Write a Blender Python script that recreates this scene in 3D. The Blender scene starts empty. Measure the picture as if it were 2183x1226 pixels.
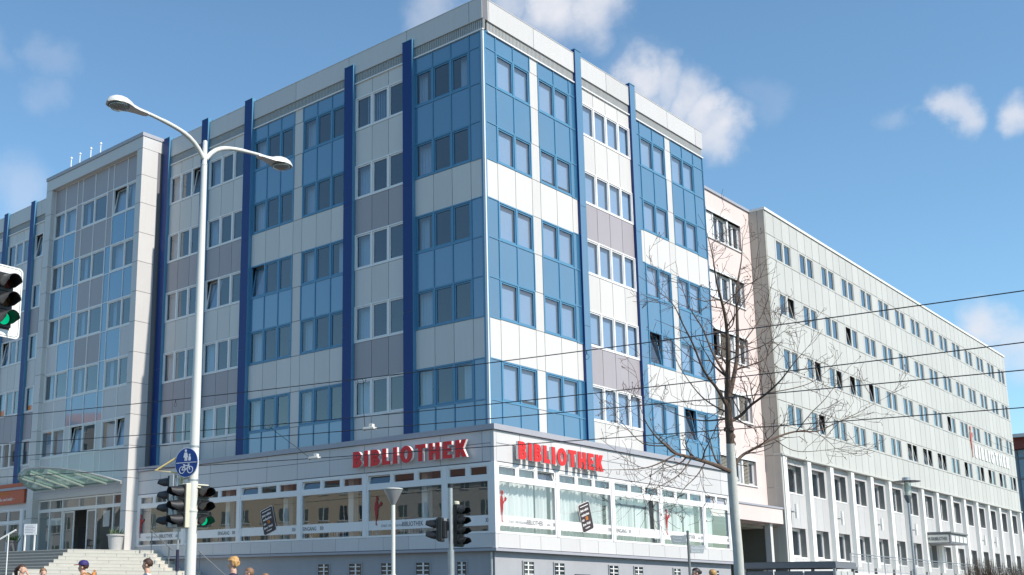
import bpy, bmesh, math, random
from mathutils import Vector, Matrix, noise
R = math.radians
SC = bpy.context.scene
COL = SC.collection
# ------------------------------------------------------------------ camera
cam_d = bpy.data.cameras.new('camera')
cam = bpy.data.objects.new('camera', cam_d); COL.objects.link(cam)
yaw, pitch, roll = R(45.273), R(11.4427), R(0.5777)
Fv = Vector((-math.sin(yaw)*math.cos(pitch), math.cos(yaw)*math.cos(pitch), math.sin(pitch)))
Rt = Vector((math.cos(yaw), math.sin(yaw), 0)); Up = Rt.cross(Fv)
R2 = math.cos(roll)*Rt + math.sin(roll)*Up; U2 = -math.sin(roll)*Rt + math.cos(roll)*Up
M = Matrix.Identity(4)
for i in range(3):
    M[i][0] = R2[i]; M[i][1] = U2[i]; M[i][2] = -Fv[i]
M[0][3], M[1][3], M[2][3] = 25.457, -33.721, 1.5
cam.matrix_world = M
cam_d.sensor_width = 36; cam_d.lens = 2346.75/2183*36
cam_d.shift_x = .1752; cam_d.shift_y = .0824
cam_d.clip_start = .2; cam_d.clip_end = 5000
SC.camera = cam
# ------------------------------------------------------------------ sky and sun
SUN_EL, SUN_AZ = R(42), R(2.6)            # azimuth measured from +x towards +y
w = bpy.data.worlds.new("World"); SC.world = w; w.use_nodes = True
nt = w.node_tree; N = nt.nodes; LK = nt.links; N.clear()
sky = N.new('ShaderNodeTexSky'); sky.sky_type = 'NISHITA'; sky.sun_disc = False
sky.sun_elevation = SUN_EL; sky.sun_rotation = R(90) - SUN_AZ
sky.air_density = 1.0; sky.dust_density = .25; sky.ozone_density = 1.4; sky.altitude = 200
tc = N.new('ShaderNodeTexCoord')
def nmath(op, a, b=None, c=None, clamp=False):
    m = N.new('ShaderNodeMath'); m.operation = op; m.use_clamp = clamp
    for i, v in enumerate((a, b, c)):
        if v is None: continue
        if isinstance(v, (int, float)): m.inputs[i].default_value = v
        else: LK.new(v, m.inputs[i])
    return m.outputs[0]
nz = N.new('ShaderNodeTexNoise'); nz.inputs['Scale'].default_value = 14; nz.inputs['Detail'].default_value = 9; nz.inputs['Roughness'].default_value = .58
LK.new(tc.outputs['Generated'], nz.inputs['Vector'])
warp = N.new('ShaderNodeVectorMath'); warp.operation = 'MULTIPLY_ADD'
sub = N.new('ShaderNodeVectorMath'); sub.operation = 'SUBTRACT'; sub.inputs[1].default_value = (.5, .5, .5)
LK.new(nz.outputs['Color'], sub.inputs[0]); LK.new(sub.outputs[0], warp.inputs[0]); warp.inputs[1].default_value = (.085, .085, .05); LK.new(tc.outputs['Generated'], warp.inputs[2])
# cumulus puffs, the last an added unseen cloud: (direction, angular radius, strength)
CL = [((-.475,.735,.497),.034,.95), ((-.448,.753,.49),.034,.95), ((-.505,.712,.497),.026,.65), ((-.436,.797,.440),.022,.9), ((-.421,.805,.428),.024,.85), ((-.403,.819,.4135),.028,.9),
      ((-.386,.840,.384),.025,.85), ((-.3915,.831,.398),.022,.9), ((-.2618,.891,.3702),.012,.18), ((-.2268,.8995,.3735),.0165,.75), ((-.186,.9124,.3628),.0165,.7),
      ((-.2333,.9497,.2088),.023,.85), ((-.216,.957,.1925),.024,.75), ((-.198,.962,.188),.024,.7), ((-.798,.4336,.4178),.02,.2), ((-.782,.4354,.4459),.02,.2), ((-.803,.40,.452),.02,.16),
      ((-.5537,.669,.4956),.03,.45), ((-.831,.44,.3396),.035,.3), ((-.3513,.846,.4008),.02,.12), ((-.42,.765,.42),.03,.2),
      ((.62,.74,.26),.32,.9)]  # broad unseen cloud, added to brighten what the sunlit facade mirrors
acc = None
for d, r, s in CL:
    dv = Vector(d).normalized()
    dist = N.new('ShaderNodeVectorMath'); dist.operation = 'DISTANCE'; LK.new(warp.outputs[0], dist.inputs[0]); dist.inputs[1].default_value = dv
    mr = N.new('ShaderNodeMapRange'); mr.interpolation_type = 'SMOOTHSTEP'
    LK.new(dist.outputs['Value'], mr.inputs['Value']); mr.inputs['From Min'].default_value = r*1.25; mr.inputs['From Max'].default_value = r*.2
    mr.inputs['To Min'].default_value = 0; mr.inputs['To Max'].default_value = s
    acc = mr.outputs[0] if acc is None else nmath('MAXIMUM', acc, mr.outputs[0])
nz2 = N.new('ShaderNodeTexNoise'); nz2.inputs['Scale'].default_value = 26; nz2.inputs['Detail'].default_value = 7; LK.new(tc.outputs['Generated'], nz2.inputs['Vector'])
mask = nmath('MULTIPLY', acc, nmath('MULTIPLY_ADD', nz2.outputs['Fac'], 1.3, .25), clamp=True)
mix = N.new('ShaderNodeMix'); mix.data_type = 'RGBA'; LK.new(mask, mix.inputs['Factor'])
tint = N.new('ShaderNodeMix'); tint.data_type = 'RGBA'; tint.blend_type = 'MULTIPLY'; tint.inputs['Factor'].default_value = 1
LK.new(sky.outputs[0], tint.inputs['A']); tint.inputs['B'].default_value = (.93, 1.17, 1.2, 1)
LK.new(tint.outputs['Result'], mix.inputs['A']); mix.inputs['B'].default_value = (5.2, 5.3, 5.7, 1)
bg = N.new('ShaderNodeBackground'); bg.inputs['Strength'].default_value = .145; LK.new(mix.outputs['Result'], bg.inputs['Color'])
out = N.new('ShaderNodeOutputWorld'); LK.new(bg.outputs[0], out.inputs['Surface'])
sl = bpy.data.lights.new('sun', 'SUN'); sl.energy = 5.0; sl.angle = R(.53); sl.color = (1, .935, .83)
so = bpy.data.objects.new('sun', sl); COL.objects.link(so)
sd = Vector((math.cos(SUN_EL)*math.cos(SUN_AZ), math.cos(SUN_EL)*math.sin(SUN_AZ), math.sin(SUN_EL)))
so.rotation_euler = sd.to_track_quat('Z', 'Y').to_euler(); so.location = (0, 0, 60)
SC.view_settings.view_transform = 'Standard'; SC.view_settings.look = 'None'; SC.view_settings.gamma = 1; SC.view_settings.exposure = .13
SC.cycles.max_bounces = 8; SC.cycles.transparent_max_bounces = 12; SC.cycles.glossy_bounces = 4; SC.cycles.diffuse_bounces = 3
SC.cycles.caustics_reflective = False; SC.cycles.caustics_refractive = False
# ------------------------------------------------------------------ materials
MT = {}
def mat(name, col, rough=.6, metal=0., var=.06, scale=3., bump=0., spec=.5, coat=0., emit=None, isl=.05, streak=.07):
    m = bpy.data.materials.new(name); m.use_nodes = True; n = m.node_tree.nodes; l = m.node_tree.links
    b = n['Principled BSDF']; b.inputs['Roughness'].default_value = rough; b.inputs['Metallic'].default_value = metal
    b.inputs['Specular IOR Level'].default_value = spec; b.inputs['Coat Weight'].default_value = coat; b.inputs['Coat Roughness'].default_value = .05
    t = n.new('ShaderNodeTexCoord'); z = n.new('ShaderNodeTexNoise'); z.inputs['Scale'].default_value = scale; z.inputs['Detail'].default_value = 6
    l.new(t.outputs['Object'], z.inputs['Vector'])
    mx = n.new('ShaderNodeMix'); mx.data_type = 'RGBA'; l.new(z.outputs['Fac'], mx.inputs['Factor'])
    mx.inputs['A'].default_value = (*[c*(1-var) for c in col], 1); mx.inputs['B'].default_value = (*[min(1, c*(1+var)) for c in col], 1)
    gn = n.new('ShaderNodeNewGeometry'); mp = n.new('ShaderNodeMapping'); mp.inputs['Scale'].default_value = (5, 5, .35); l.new(t.outputs['Object'], mp.inputs['Vector'])
    zs = n.new('ShaderNodeTexNoise'); zs.inputs['Scale'].default_value = 1.6; zs.inputs['Detail'].default_value = 5; l.new(mp.outputs[0], zs.inputs['Vector'])
    sm = n.new('ShaderNodeMath'); sm.operation = 'MULTIPLY_ADD'; l.new(gn.outputs['Random Per Island'], sm.inputs[0]); sm.inputs[1].default_value = isl; sm.inputs[2].default_value = 1-isl*.5-streak*.5
    s2 = n.new('ShaderNodeMath'); s2.operation = 'MULTIPLY_ADD'; l.new(zs.outputs['Fac'], s2.inputs[0]); s2.inputs[1].default_value = streak; l.new(sm.outputs[0], s2.inputs[2])
    vm = n.new('ShaderNodeVectorMath'); vm.operation = 'SCALE'; l.new(mx.outputs['Result'], vm.inputs[0]); l.new(s2.outputs[0], vm.inputs['Scale'])
    l.new(vm.outputs[0], b.inputs['Base Color'])
    if bump:
        bp = n.new('ShaderNodeBump'); bp.inputs['Strength'].default_value = bump; bp.inputs['Distance'].default_value = .02
        z2 = n.new('ShaderNodeTexNoise'); z2.inputs['Scale'].default_value = scale*8; l.new(t.outputs['Object'], z2.inputs['Vector'])
        l.new(z2.outputs['Fac'], bp.inputs['Height']); l.new(bp.outputs['Normal'], b.inputs['Normal'])
    if emit: b.inputs['Emission Color'].default_value = (*emit[:3], 1); b.inputs['Emission Strength'].default_value = emit[3]
    MT[name] = m; return m
def glass(name, tint, fac, rough=.01, haze=0., fk=1.3, hcol=(.55,.68,.8)):
    m = bpy.data.materials.new(name); m.use_nodes = True; n = m.node_tree.nodes; l = m.node_tree.links; n.clear()
    o = n.new('ShaderNodeOutputMaterial'); tr = n.new('ShaderNodeBsdfTransparent'); tr.inputs['Color'].default_value = (*tint, 1)
    g = n.new('ShaderNodeBsdfGlossy'); g.inputs['Roughness'].default_value = rough; g.inputs['Color'].default_value = (.93, .97, 1, 1)
    lw = n.new('ShaderNodeLayerWeight'); lw.inputs['Blend'].default_value = .5
    pw = n.new('ShaderNodeMath'); pw.operation = 'POWER'; pw.inputs[1].default_value = 4; l.new(lw.outputs['Facing'], pw.inputs[0])
    md = n.new('ShaderNodeMath'); md.operation = 'MULTIPLY_ADD'; md.use_clamp = True; md.inputs[1].default_value = fk; md.inputs[2].default_value = fac
    l.new(pw.outputs[0], md.inputs[0])
    # slight pane-to-pane waviness of the reflection
    t = n.new('ShaderNodeTexCoord'); z = n.new('ShaderNodeTexNoise'); z.inputs['Scale'].default_value = .9; z.inputs['Detail'].default_value = 1
    bp = n.new('ShaderNodeBump'); bp.inputs['Strength'].default_value = .05; bp.inputs['Distance'].default_value = .03
    l.new(t.outputs['Object'], z.inputs['Vector']); l.new(z.outputs['Fac'], bp.inputs['Height'])
    gn = n.new('ShaderNodeNewGeometry'); wn = n.new('ShaderNodeTexWhiteNoise'); wn.noise_dimensions = '1D'; l.new(gn.outputs['Random Per Island'], wn.inputs['W'])
    v1 = n.new('ShaderNodeVectorMath'); v1.operation = 'SUBTRACT'; v1.inputs[1].default_value = (.5, .5, .5); l.new(wn.outputs['Color'], v1.inputs[0])
    v2 = n.new('ShaderNodeVectorMath'); v2.operation = 'MULTIPLY_ADD'; v2.inputs[1].default_value = (.035, .035, .05); l.new(v1.outputs[0], v2.inputs[0]); l.new(bp.outputs['Normal'], v2.inputs[2])
    v3 = n.new('ShaderNodeVectorMath'); v3.operation = 'NORMALIZE'; l.new(v2.outputs[0], v3.inputs[0]); l.new(v3.outputs[0], g.inputs['Normal'])
    mx = n.new('ShaderNodeMixShader'); l.new(md.outputs[0], mx.inputs[0]); df = n.new('ShaderNodeBsdfDiffuse'); df.inputs['Color'].default_value = (*hcol, 1)
    hm = n.new('ShaderNodeMixShader'); hm.inputs[0].default_value = haze; l.new(tr.outputs[0], hm.inputs[1]); l.new(df.outputs[0], hm.inputs[2]); l.new(hm.outputs[0], mx.inputs[1]); l.new(g.outputs[0], mx.inputs[2]); l.new(mx.outputs[0], o.inputs['Surface'])
    MT[name] = m; return m
glass('window_glass', (.58, .68, .80), .13, haze=.035, hcol=(.50, .64, .80))
glass('shop_glass', (.93, .95, .95), .2, haze=.02, fk=1.2)
glass('canopy_glass', (.72, .86, .80), .08, haze=.3, hcol=(.62, .80, .72))
glass('lamp_bowl', (.85, .85, .82), .1, haze=.3, hcol=(.6, .58, .52))
mat('pane_brightener', (.56, .67, .75), .85, var=.04, scale=1, isl=.16)  # pale sheets added behind the sunlit facade's panes to brighten them
mat('blue_panel', (.042, .163, .292), .3, var=.06, scale=.5, spec=.9, coat=1., isl=.09, streak=.10)
MT['blue_panel'].node_tree.nodes['Principled BSDF'].inputs['Coat IOR'].default_value = 1.95
mat('blue_frame', (.085, .24, .39), .3, var=.03, spec=.6)
mat('fin_blue_shaded', (.003, .035, .17), .45, var=.05, scale=.4, spec=.35, coat=.05)  # shaded copy of the fin paint, darkness put into the colour
mat('white_panel', (.60, .575, .555), .42, var=.03, scale=.6, isl=.09, streak=.10)
mat('mauve_panel', (.36, .325, .345), .42, var=.04, scale=.6, isl=.09, streak=.10)
mat('grey_panel', (.58, .56, .56), .45, var=.04, scale=.6, isl=.09, streak=.10)
mat('joint', (.16, .16, .18), .8)
mat('white_frame', (.78, .76, .75), .35, var=.02)
mat('vent', (.36, .36, .355), .55)
mat('vent_dark', (.22, .22, .22), .8)
mat('parapet', (.56, .54, .53), .42, var=.04, scale=.4, isl=.09, streak=.10)
mat('coping', (.36, .36, .40), .5)
mat('decal_faded', (.50, .16, .13), .6)
mat('plinth', (.35, .355, .38), .85, var=.12, scale=1.2, bump=.15)
mat('interior', (.24, .235, .23), .9, var=.1)
mat('interior_dark', (.10, .09, .09), .9, var=.3, scale=1)
mat('roof_felt', (.12, .12, .12), .95)
mat('curtain', (.80, .82, .81), .9, var=.05, scale=4)
mat('blind', (.55, .62, .66), .8)
mat('pink_render', (.66, .545, .52), .9, var=.05, scale=1.3, bump=.1, streak=.12)
mat('pale_green', (.512, .505, .475), .5, var=.05, scale=.5, isl=.09, streak=.10)
mat('pale_joint', (.14, .14, .12), .8)
mat('beige_side', (.45, .42, .37), .8, var=.06)
mat('pilaster', (.78, .77, .73), .6, var=.03)
mat('lower_grey', (.47, .46, .46), .6, var=.05, isl=.09, streak=.10)
mat('lamp_white', (.66, .65, .61), .35, var=.05, scale=2)
mat('galv', (.40, .41, .42), .42, metal=.6, var=.12, scale=6)
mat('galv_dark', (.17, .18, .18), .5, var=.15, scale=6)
mat('cream', (.60, .57, .44), .5, var=.06)
mat('yellow_steel', (.66, .52, .22), .5, var=.08)
mat('black_plastic', (.012, .012, .014), .42, var=.1)
mat('visor', (.018, .018, .02), .45)
mat('board_white', (.78, .78, .76), .4)
mat('lens_red', (.07, .008, .006), .15); mat('lens_amber', (.07, .03, .01), .15); mat('lens_off', (.03, .06, .05), .15)
mat('lens_green', (.0, .35, .2), .2, emit=(0, .8, .36, .55))
mat('sign_blue', (.004, .045, .25), .35, var=.03); mat('sign_white', (.75, .76, .78), .4)
mat('letter_red', (.78, .02, .02), .4, var=.03); mat('letter_edge', (.78, .76, .74), .4)
mat('decal_red', (.36, .02, .02), .5); mat('ink', (.03, .03, .05), .6); mat('ink_grey', (.22, .22, .25), .6)
mat('poster_dark', (.045, .025, .03), .5); mat('poster_orange', (.70, .22, .02), .5); mat('paper', (.78, .76, .74), .6)
mat('sign_orange', (.50, .10, .035), .5, var=.08)
mat('step_side_shade', (.22, .22, .21), .9, var=.15, scale=3, bump=.2)  # darker copy of the step stone: shade of the side risers put into colour
mat('step_stone', (.52, .50, .45), .85, var=.09, scale=2.5, bump=.2)
mat('paving', (.11, .105, .10), .9, var=.15, scale=.6, bump=.2)
mat('asphalt', (.055, .055, .057), .95, var=.2, scale=1.5, bump=.3)
mat('bark', (.125, .086, .065), .95, var=.35, scale=9, bump=.6)
mat('bark_white', (.56, .56, .52), .9, var=.14, scale=7, bump=.5)
mat('twig', (.11, .066, .05), .9, var=.3)
mat('wire', (.02, .025, .035), .6)
mat('pot', (.42, .42, .42), .8); mat('leaf', (.05, .09, .03), .7, var=.4, scale=5); mat('pot_dark', (.10, .10, .11), .7)
mat('shrub_brown', (.14, .10, .07), .9, var=.4, scale=5)
mat('skin', (.62, .36, .26), .55, var=.05); mat('hair_brown', (.055, .024, .014), .6, var=.35, scale=30); mat('hair_blond', (.48, .27, .10), .6, var=.4, scale=30)
mat('hair_dark', (.02, .01, .01), .55, var=.3, scale=30); mat('hair_light', (.22, .12, .065), .6, var=.3, scale=30)
mat('cap_blue', (.03, .02, .13), .7); mat('cap_red', (.50, .05, .03), .6); mat('teal', (.02, .40, .38), .8); mat('navy', (.02, .02, .05), .8)
mat('black_cloth', (.012, .011, .013), .85); mat('pale_cloth', (.66, .62, .60), .85); mat('jeans', (.05, .07, .14), .9, var=.2, scale=12)
mat('shoe', (.05, .05, .05), .6); mat('orange_bag', (.55, .22, .06), .75); mat('white_bag', (.7, .68, .66), .8); mat('stripe_pink', (.42, .05, .22), .85)
mat('roof_brown', (.10, .045, .03), .85, var=.2); mat('house_cream', (.50, .41, .29), .9, var=.06); mat('house_orange', (.60, .24, .06), .9); mat('house_white', (.40, .39, .37), .9)
mat('dark_glass', (.02, .03, .04), .08, spec=1.0); mat('brick_red', (.22, .05, .04), .8); mat('shed_grey', (.16, .17, .19), .6); mat('shed_light', (.50, .51, .50), .5)
mat('far_glass', (.10, .17, .26), .12, spec=1.0); mat('wicker', (.05, .03, .02), .9)
# striped shirt
def striped(name, a, b, freq):
    m = mat(name, a, .85); n = m.node_tree.nodes; l = m.node_tree.links; b_ = n['Principled BSDF']
    t = n.new('ShaderNodeTexCoord'); s = n.new('ShaderNodeSeparateXYZ'); l.new(t.outputs['Object'], s.inputs[0])
    q = n.new('ShaderNodeMath'); q.operation = 'MULTIPLY'; q.inputs[1].default_value = freq; l.new(s.outputs['Z'], q.inputs[0])
    fr = n.new('ShaderNodeMath'); fr.operation = 'FRACT'; l.new(q.outputs[0], fr.inputs[0])
    g = n.new('ShaderNodeMath'); g.operation = 'GREATER_THAN'; g.inputs[1].default_value = .5; l.new(fr.outputs[0], g.inputs[0])
    mx = n.new('ShaderNodeMix'); mx.data_type = 'RGBA'; l.new(g.outputs[0], mx.inputs['Factor']); mx.inputs['A'].default_value = (*a, 1); mx.inputs['B'].default_value = (*b, 1)
    l.new(mx.outputs['Result'], b_.inputs['Base Color'])
striped('striped_shirt', (.72, .66, .68), (.40, .05, .20), 14)
# ------------------------------------------------------------------ object helpers
def link(o, parent=None):
    COL.objects.link(o)
    if parent is not None: o.parent = parent
    return o
def thing(name, label, cat, loc=(0, 0, 0), rz=0, group=None):
    o = bpy.data.objects.new(name, None); o.empty_display_size = .3; link(o); o.location = loc; o.rotation_euler = (0, 0, rz)
    o['label'] = label; o['category'] = cat
    if group: o['group'] = group
    return o
def tag(o, label, cat, group=None, kind=None):
    o['label'] = label; o['category'] = cat
    if group: o['group'] = group
    if kind: o['kind'] = kind
    return o
class MB:
    """mesh builder; coordinates (u, n, z) of a facade frame or plain xyz"""
    def __init__(s, fr=None): s.v = []; s.f = []; s.mi = []; s.mats = []; s.fr = fr or ((0, 0, 0), (1, 0, 0), (0, 1, 0))
    def P(s, p):
        p = s.warp(p) if s.warp else p; o, u, n = s.fr[:3]; return (o[0]+u[0]*p[0]+n[0]*p[1], o[1]+u[1]*p[0]+n[1]*p[1], o[2]+p[2])
    def m(s, name):
        if name not in s.mats: s.mats.append(name)
        return s.mats.index(name)
    def add(s, vs, fs, mt, raw=False):
        b = len(s.v); s.v += [p if raw else s.P(p) for p in vs]; i = s.m(mt)
        for f in fs: s.f.append([b+k for k in f]); s.mi.append(i)
    def box(s, u0, u1, n0, n1, z0, z1, mt):
        s.add([(u0,n0,z0),(u1,n0,z0),(u1,n1,z0),(u0,n1,z0),(u0,n0,z1),(u1,n0,z1),(u1,n1,z1),(u0,n1,z1)],
              [(0,3,2,1),(4,5,6,7),(0,1,5,4),(1,2,6,5),(2,3,7,6),(3,0,4,7)], mt)
    def prism(s, pts, n0, n1, mt):           # outline (u,z) extruded along n
        k = len(pts); s.add([(a, n0, b) for a, b in pts]+[(a, n1, b) for a, b in pts],
              [list(range(k)), list(range(2*k-1, k-1, -1))]+[(i, i+k, (i+1) % k+k, (i+1) % k) for i in range(k)], mt)
    def slab(s, pts, z0, z1, mt):            # outline (x,y) extruded along z
        k = len(pts); s.add([(a, b, z0) for a, b in pts]+[(a, b, z1) for a, b in pts],
              [list(range(k-1, -1, -1)), list(range(k, 2*k))]+[(i, (i+1) % k, (i+1) % k+k, i+k) for i in range(k)], mt)
    def tube(s, pts, rad, mt, k=8, cap=True):
        pts = [Vector(s.P(p)) for p in pts]; n = len(pts)
        if isinstance(rad, (int, float)): rad = [rad]*n
        rings = []; side = None
        for i in range(n):
            t = (pts[min(i+1, n-1)]-pts[max(i-1, 0)]).normalized()
            if side is None: side = t.cross(Vector((0, 0, 1))) if abs(t.z) < .95 else t.cross(Vector((1, 0, 0)))
            side = (side-t*side.dot(t)).normalized(); up = side.cross(t)
            rings.append([tuple(pts[i]+(side*math.cos(a)+up*math.sin(a))*rad[i]) for a in [2*math.pi*j/k for j in range(k)]])
        vs = [p for r in rings for p in r]; fs = []
        for i in range(n-1):
            for j in range(k): fs.append((i*k+j, i*k+(j+1) % k, (i+1)*k+(j+1) % k, (i+1)*k+j))
        if cap: fs += [tuple(range(k-1, -1, -1)), tuple((n-1)*k+j for j in range(k))]
        s.add(vs, fs, mt, raw=True)
    def lathe(s, c, prof, mt, k=24, axis=None):  # prof: (r, h) list about axis through c
        ax = Vector(axis or (0, 0, 1)).normalized(); a1 = ax.orthogonal().normalized(); a2 = ax.cross(a1); c = Vector(s.P(c))
        vs = [tuple(c+ax*h+(a1*math.cos(t)+a2*math.sin(t))*r) for r, h in prof for t in [2*math.pi*j/k for j in range(k)]]
        fs = [(i*k+j, i*k+(j+1) % k, (i+1)*k+(j+1) % k, (i+1)*k+j) for i in range(len(prof)-1) for j in range(k)]
        fs += [tuple(range(k-1, -1, -1)), tuple((len(prof)-1)*k+j for j in range(k))]
        s.add(vs, fs, mt, raw=True)
    def build(s, name, parent=None, smooth=False, bevel=0):
        me = bpy.data.meshes.new(name); me.from_pydata(s.v, [], s.f)
        for m_ in s.mats: me.materials.append(MT[m_])
        for p, i in zip(me.polygons, s.mi): p.material_index = i
        bm = bmesh.new(); bm.from_mesh(me); bmesh.ops.recalc_face_normals(bm, faces=bm.faces)
        if bevel: bmesh.ops.bevel(bm, geom=bm.edges[:], offset=bevel, segments=1, affect='EDGES')
        bm.to_mesh(me); bm.free()
        if smooth:
            me.polygons.foreach_set('use_smooth', [True]*len(me.polygons))
            try: me.set_sharp_from_angle(angle=R(38))
            except Exception: pass
        o = bpy.data.objects.new(name, me)
        link(o, parent)
        if parent is not None and s.world:
            o.matrix_parent_inverse = world_of(parent).inverted()
        return o
    world = True; warp = None
def world_of(o):
    m = o.matrix_basis.copy(); p = o.parent
    if p is None: return Matrix.LocRotScale(o.location, o.rotation_euler, o.scale)
    return world_of(p) @ o.matrix_parent_inverse @ Matrix.LocRotScale(o.location, o.rotation_euler, o.scale)
def text_mesh(body, size, mt, fr, u, n, z, depth=.004, name='lettering', parent=None, align='LEFT', bold=0., sx=1., shear=0., tilt=0.):
    """text standing on a facade frame at (u, n, z baseline)"""
    cu = bpy.data.curves.new(name, 'FONT'); cu.body = body; cu.size = size; cu.extrude = depth/2; cu.offset = bold; cu.align_x = align; cu.shear = shear; cu.resolution_u = 2
    tmp = bpy.data.objects.new('tmp', cu); COL.objects.link(tmp); dg = bpy.context.evaluated_depsgraph_get(); dg.update()
    me = bpy.data.meshes.new_from_object(tmp.evaluated_get(dg)); bpy.data.objects.remove(tmp)
    b = MB(fr); sg = fr[3] if len(fr) > 3 else 1; vs = []
    ct, st = math.cos(tilt), math.sin(tilt)
    for v in me.vertices:
        a, c = v.co.x*sx, v.co.y
        vs.append((u+sg*(a*ct-c*st), n+v.co.z, z+a*st+c*ct))
    b.add(vs, [tuple(p.vertices) for p in me.polygons], mt); bpy.data.meshes.remove(me)
    return b.build(name, parent)
LF = ((0, 0, 0), (-1, 0, 0), (0, -1, 0), -1)     # left (shaded) facade: u runs away from the corner along -x
RF = ((0, 0, 0), (0, 1, 0), (1, 0, 0), 1)        # right (sunlit) facade: u runs along +y
random.seed(7)
GROUND = .45
# ------------------------------------------------------------------ ground
g = MB(); g.box(-900, 900, -900, 900, GROUND-.3, GROUND, 'paving'); tag(g.build('ground'), 'pale concrete paving of the square around the library', 'ground', kind='structure')
g = MB(); g.box(9.5, 60, -32, 90, GROUND+.004, GROUND+.012, 'asphalt'); tag(g.build('road'), 'dark asphalt street running past the sunlit side of the library', 'road', kind='structure')
# ------------------------------------------------------------------ windows and cladding
LASTW = [None]
def window(fr, us, z0, z1, mt, parent, tilt=(), drape=None, gl='window_glass', fw=.06, n=0., sash=.05, name='window', blinds=()):
    b = MB(fr); a, c = us[0], us[-1]
    b.box(a, c, n-.09, n+.02, z0, z0+fw, mt); b.box(a, c, n-.09, n+.02, z1-fw, z1, mt)
    for i, u in enumerate(us):
        l, r = (u, u+fw) if i == 0 else ((u-fw, u) if i == len(us)-1 else (u-fw*.75, u+fw*.75))
        b.box(l, r, n-.09, n+.02, z0+fw, z1-fw, mt)
    p = MB(fr); ts = []
    for i in range(len(us)-1):
        l = us[i]+(fw if i == 0 else fw*.75)+.012; r = us[i+1]-(fw if i == len(us)-2 else fw*.75)-.012
        q0, q1 = z0+fw+.012, z1-fw-.012
        bb, pp = b, p
        if i in tilt:
            bb = MB(fr); bb.warp = pp_w = (lambda P, q0=q0: (P[0], P[1]-(P[2]-q0)*.17, P[2])); pp = bb
        bb.box(l, r, n-.07, n-.005, q0, q0+sash, mt); bb.box(l, r, n-.07, n-.005, q1-sash, q1, mt)
        bb.box(l, l+sash, n-.07, n-.005, q0+sash, q1-sash, mt); bb.box(r-sash, r, n-.07, n-.005, q0+sash, q1-sash, mt)
        pp.add([(l+sash, n-.045, q0+sash), (r-sash, n-.045, q0+sash), (r-sash, n-.045, q1-sash), (l+sash, n-.045, q1-sash)], [(0, 1, 2, 3)], gl)
        if i in tilt: ts.append(bb)
    o = b.build(name, parent); LASTW[0] = o
    if p.v: p.build('pane', o)
    for t in ts: t.build('tilted_sash', o)
    if drape:
        for (l, r) in drape:
            d = MB(fr)
            m_ = max(2, int((r-l)/.07)); pts = [(l+(r-l)*j/m_, n-.32-(.03 if j % 2 else 0)-.02*random.random()) for j in range(m_+1)]
            vs = [(u, q, z0-.1) for u, q in pts]+[(u, q, z1+.05) for u, q in pts]
            d.add(vs, [(j, j+1, j+m_+2, j+m_+1) for j in range(m_)], 'curtain')
            d.build('curtain', o)
    if blinds:
        d = MB(fr)
        for (l, r) in blinds:
            u = l+.04
            while u < r: d.box(u, u+.055, n-.2, n-.19, z0+.06, z1, 'blind'); u += .11
        d.build('vertical_blind', o)
    return o
class Clad:
    """collects panels per colour, with a dark joint backing, and raised mullions for the glazed blue areas"""
    def __init__(s, fr, n=0., gap=.013): s.fr = fr; s.n = n; s.b = {}; s.back = MB(fr); s.bars = MB(fr); s.done = set(); s.gap = gap
    def cell(s, u0, u1, z0, z1, k, mull=None, jt='joint'):
        b = s.b.setdefault(k, MB(s.fr)); g = s.gap
        b.box(u0+g, u1-g, s.n-.05, s.n, z0+g, z1-g, k); s.back.box(u0, u1, s.n-.09, s.n-.052, z0, z1, jt)
        if mull:
            for u in (u0, u1):
                q = ('v', round(u, 2), round(z0, 2))
                if q not in s.done: s.done.add(q); s.bars.box(u-.022, u+.022, s.n-.02, s.n+.03, z0, z1, mull)
            for z in (z0, z1):
                q = ('h', round(z, 2), round(u0, 2))
                if q not in s.done: s.done.add(q); s.bars.box(u0, u1, s.n-.02, s.n+.024, z-.022, z+.022, mull)
    def build(s, parent, names=None):
        a = s.back
        for q in list(s.b.values())+[s.bars]:
            o_ = len(a.v); a.v += q.v
            for f, m_ in zip(q.f, q.mi): a.f.append([o_+k for k in f]); a.mi.append(a.m(q.mats[m_]))
        a.build('cladding', parent)
Z = [24.49, 23.77, 22.17, 20.49, 18.88, 17.23, 15.58, 13.93, 12.28, 10.61, 8.97, 7.7]
ROWS = [('T', 0), ('W1', 1), ('S1', 2), ('W2', 3), ('S2', 4), ('W3', 5), ('S3', 6), ('W4', 7), ('S4', 8), ('W5', 9), ('S5', 10)]
BLUE = {'T': 'blue_panel', 'S1': 'blue_panel', 'S2': 'white_panel', 'S3': 'blue_panel', 'S4': 'white_panel', 'S5': 'blue_panel'}
PALE = {'T': 'white_panel', 'S1': 'white_panel', 'S2': 'mauve_panel', 'S3': 'white_panel', 'S4': 'mauve_panel', 'S5': 'white_panel'}
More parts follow.
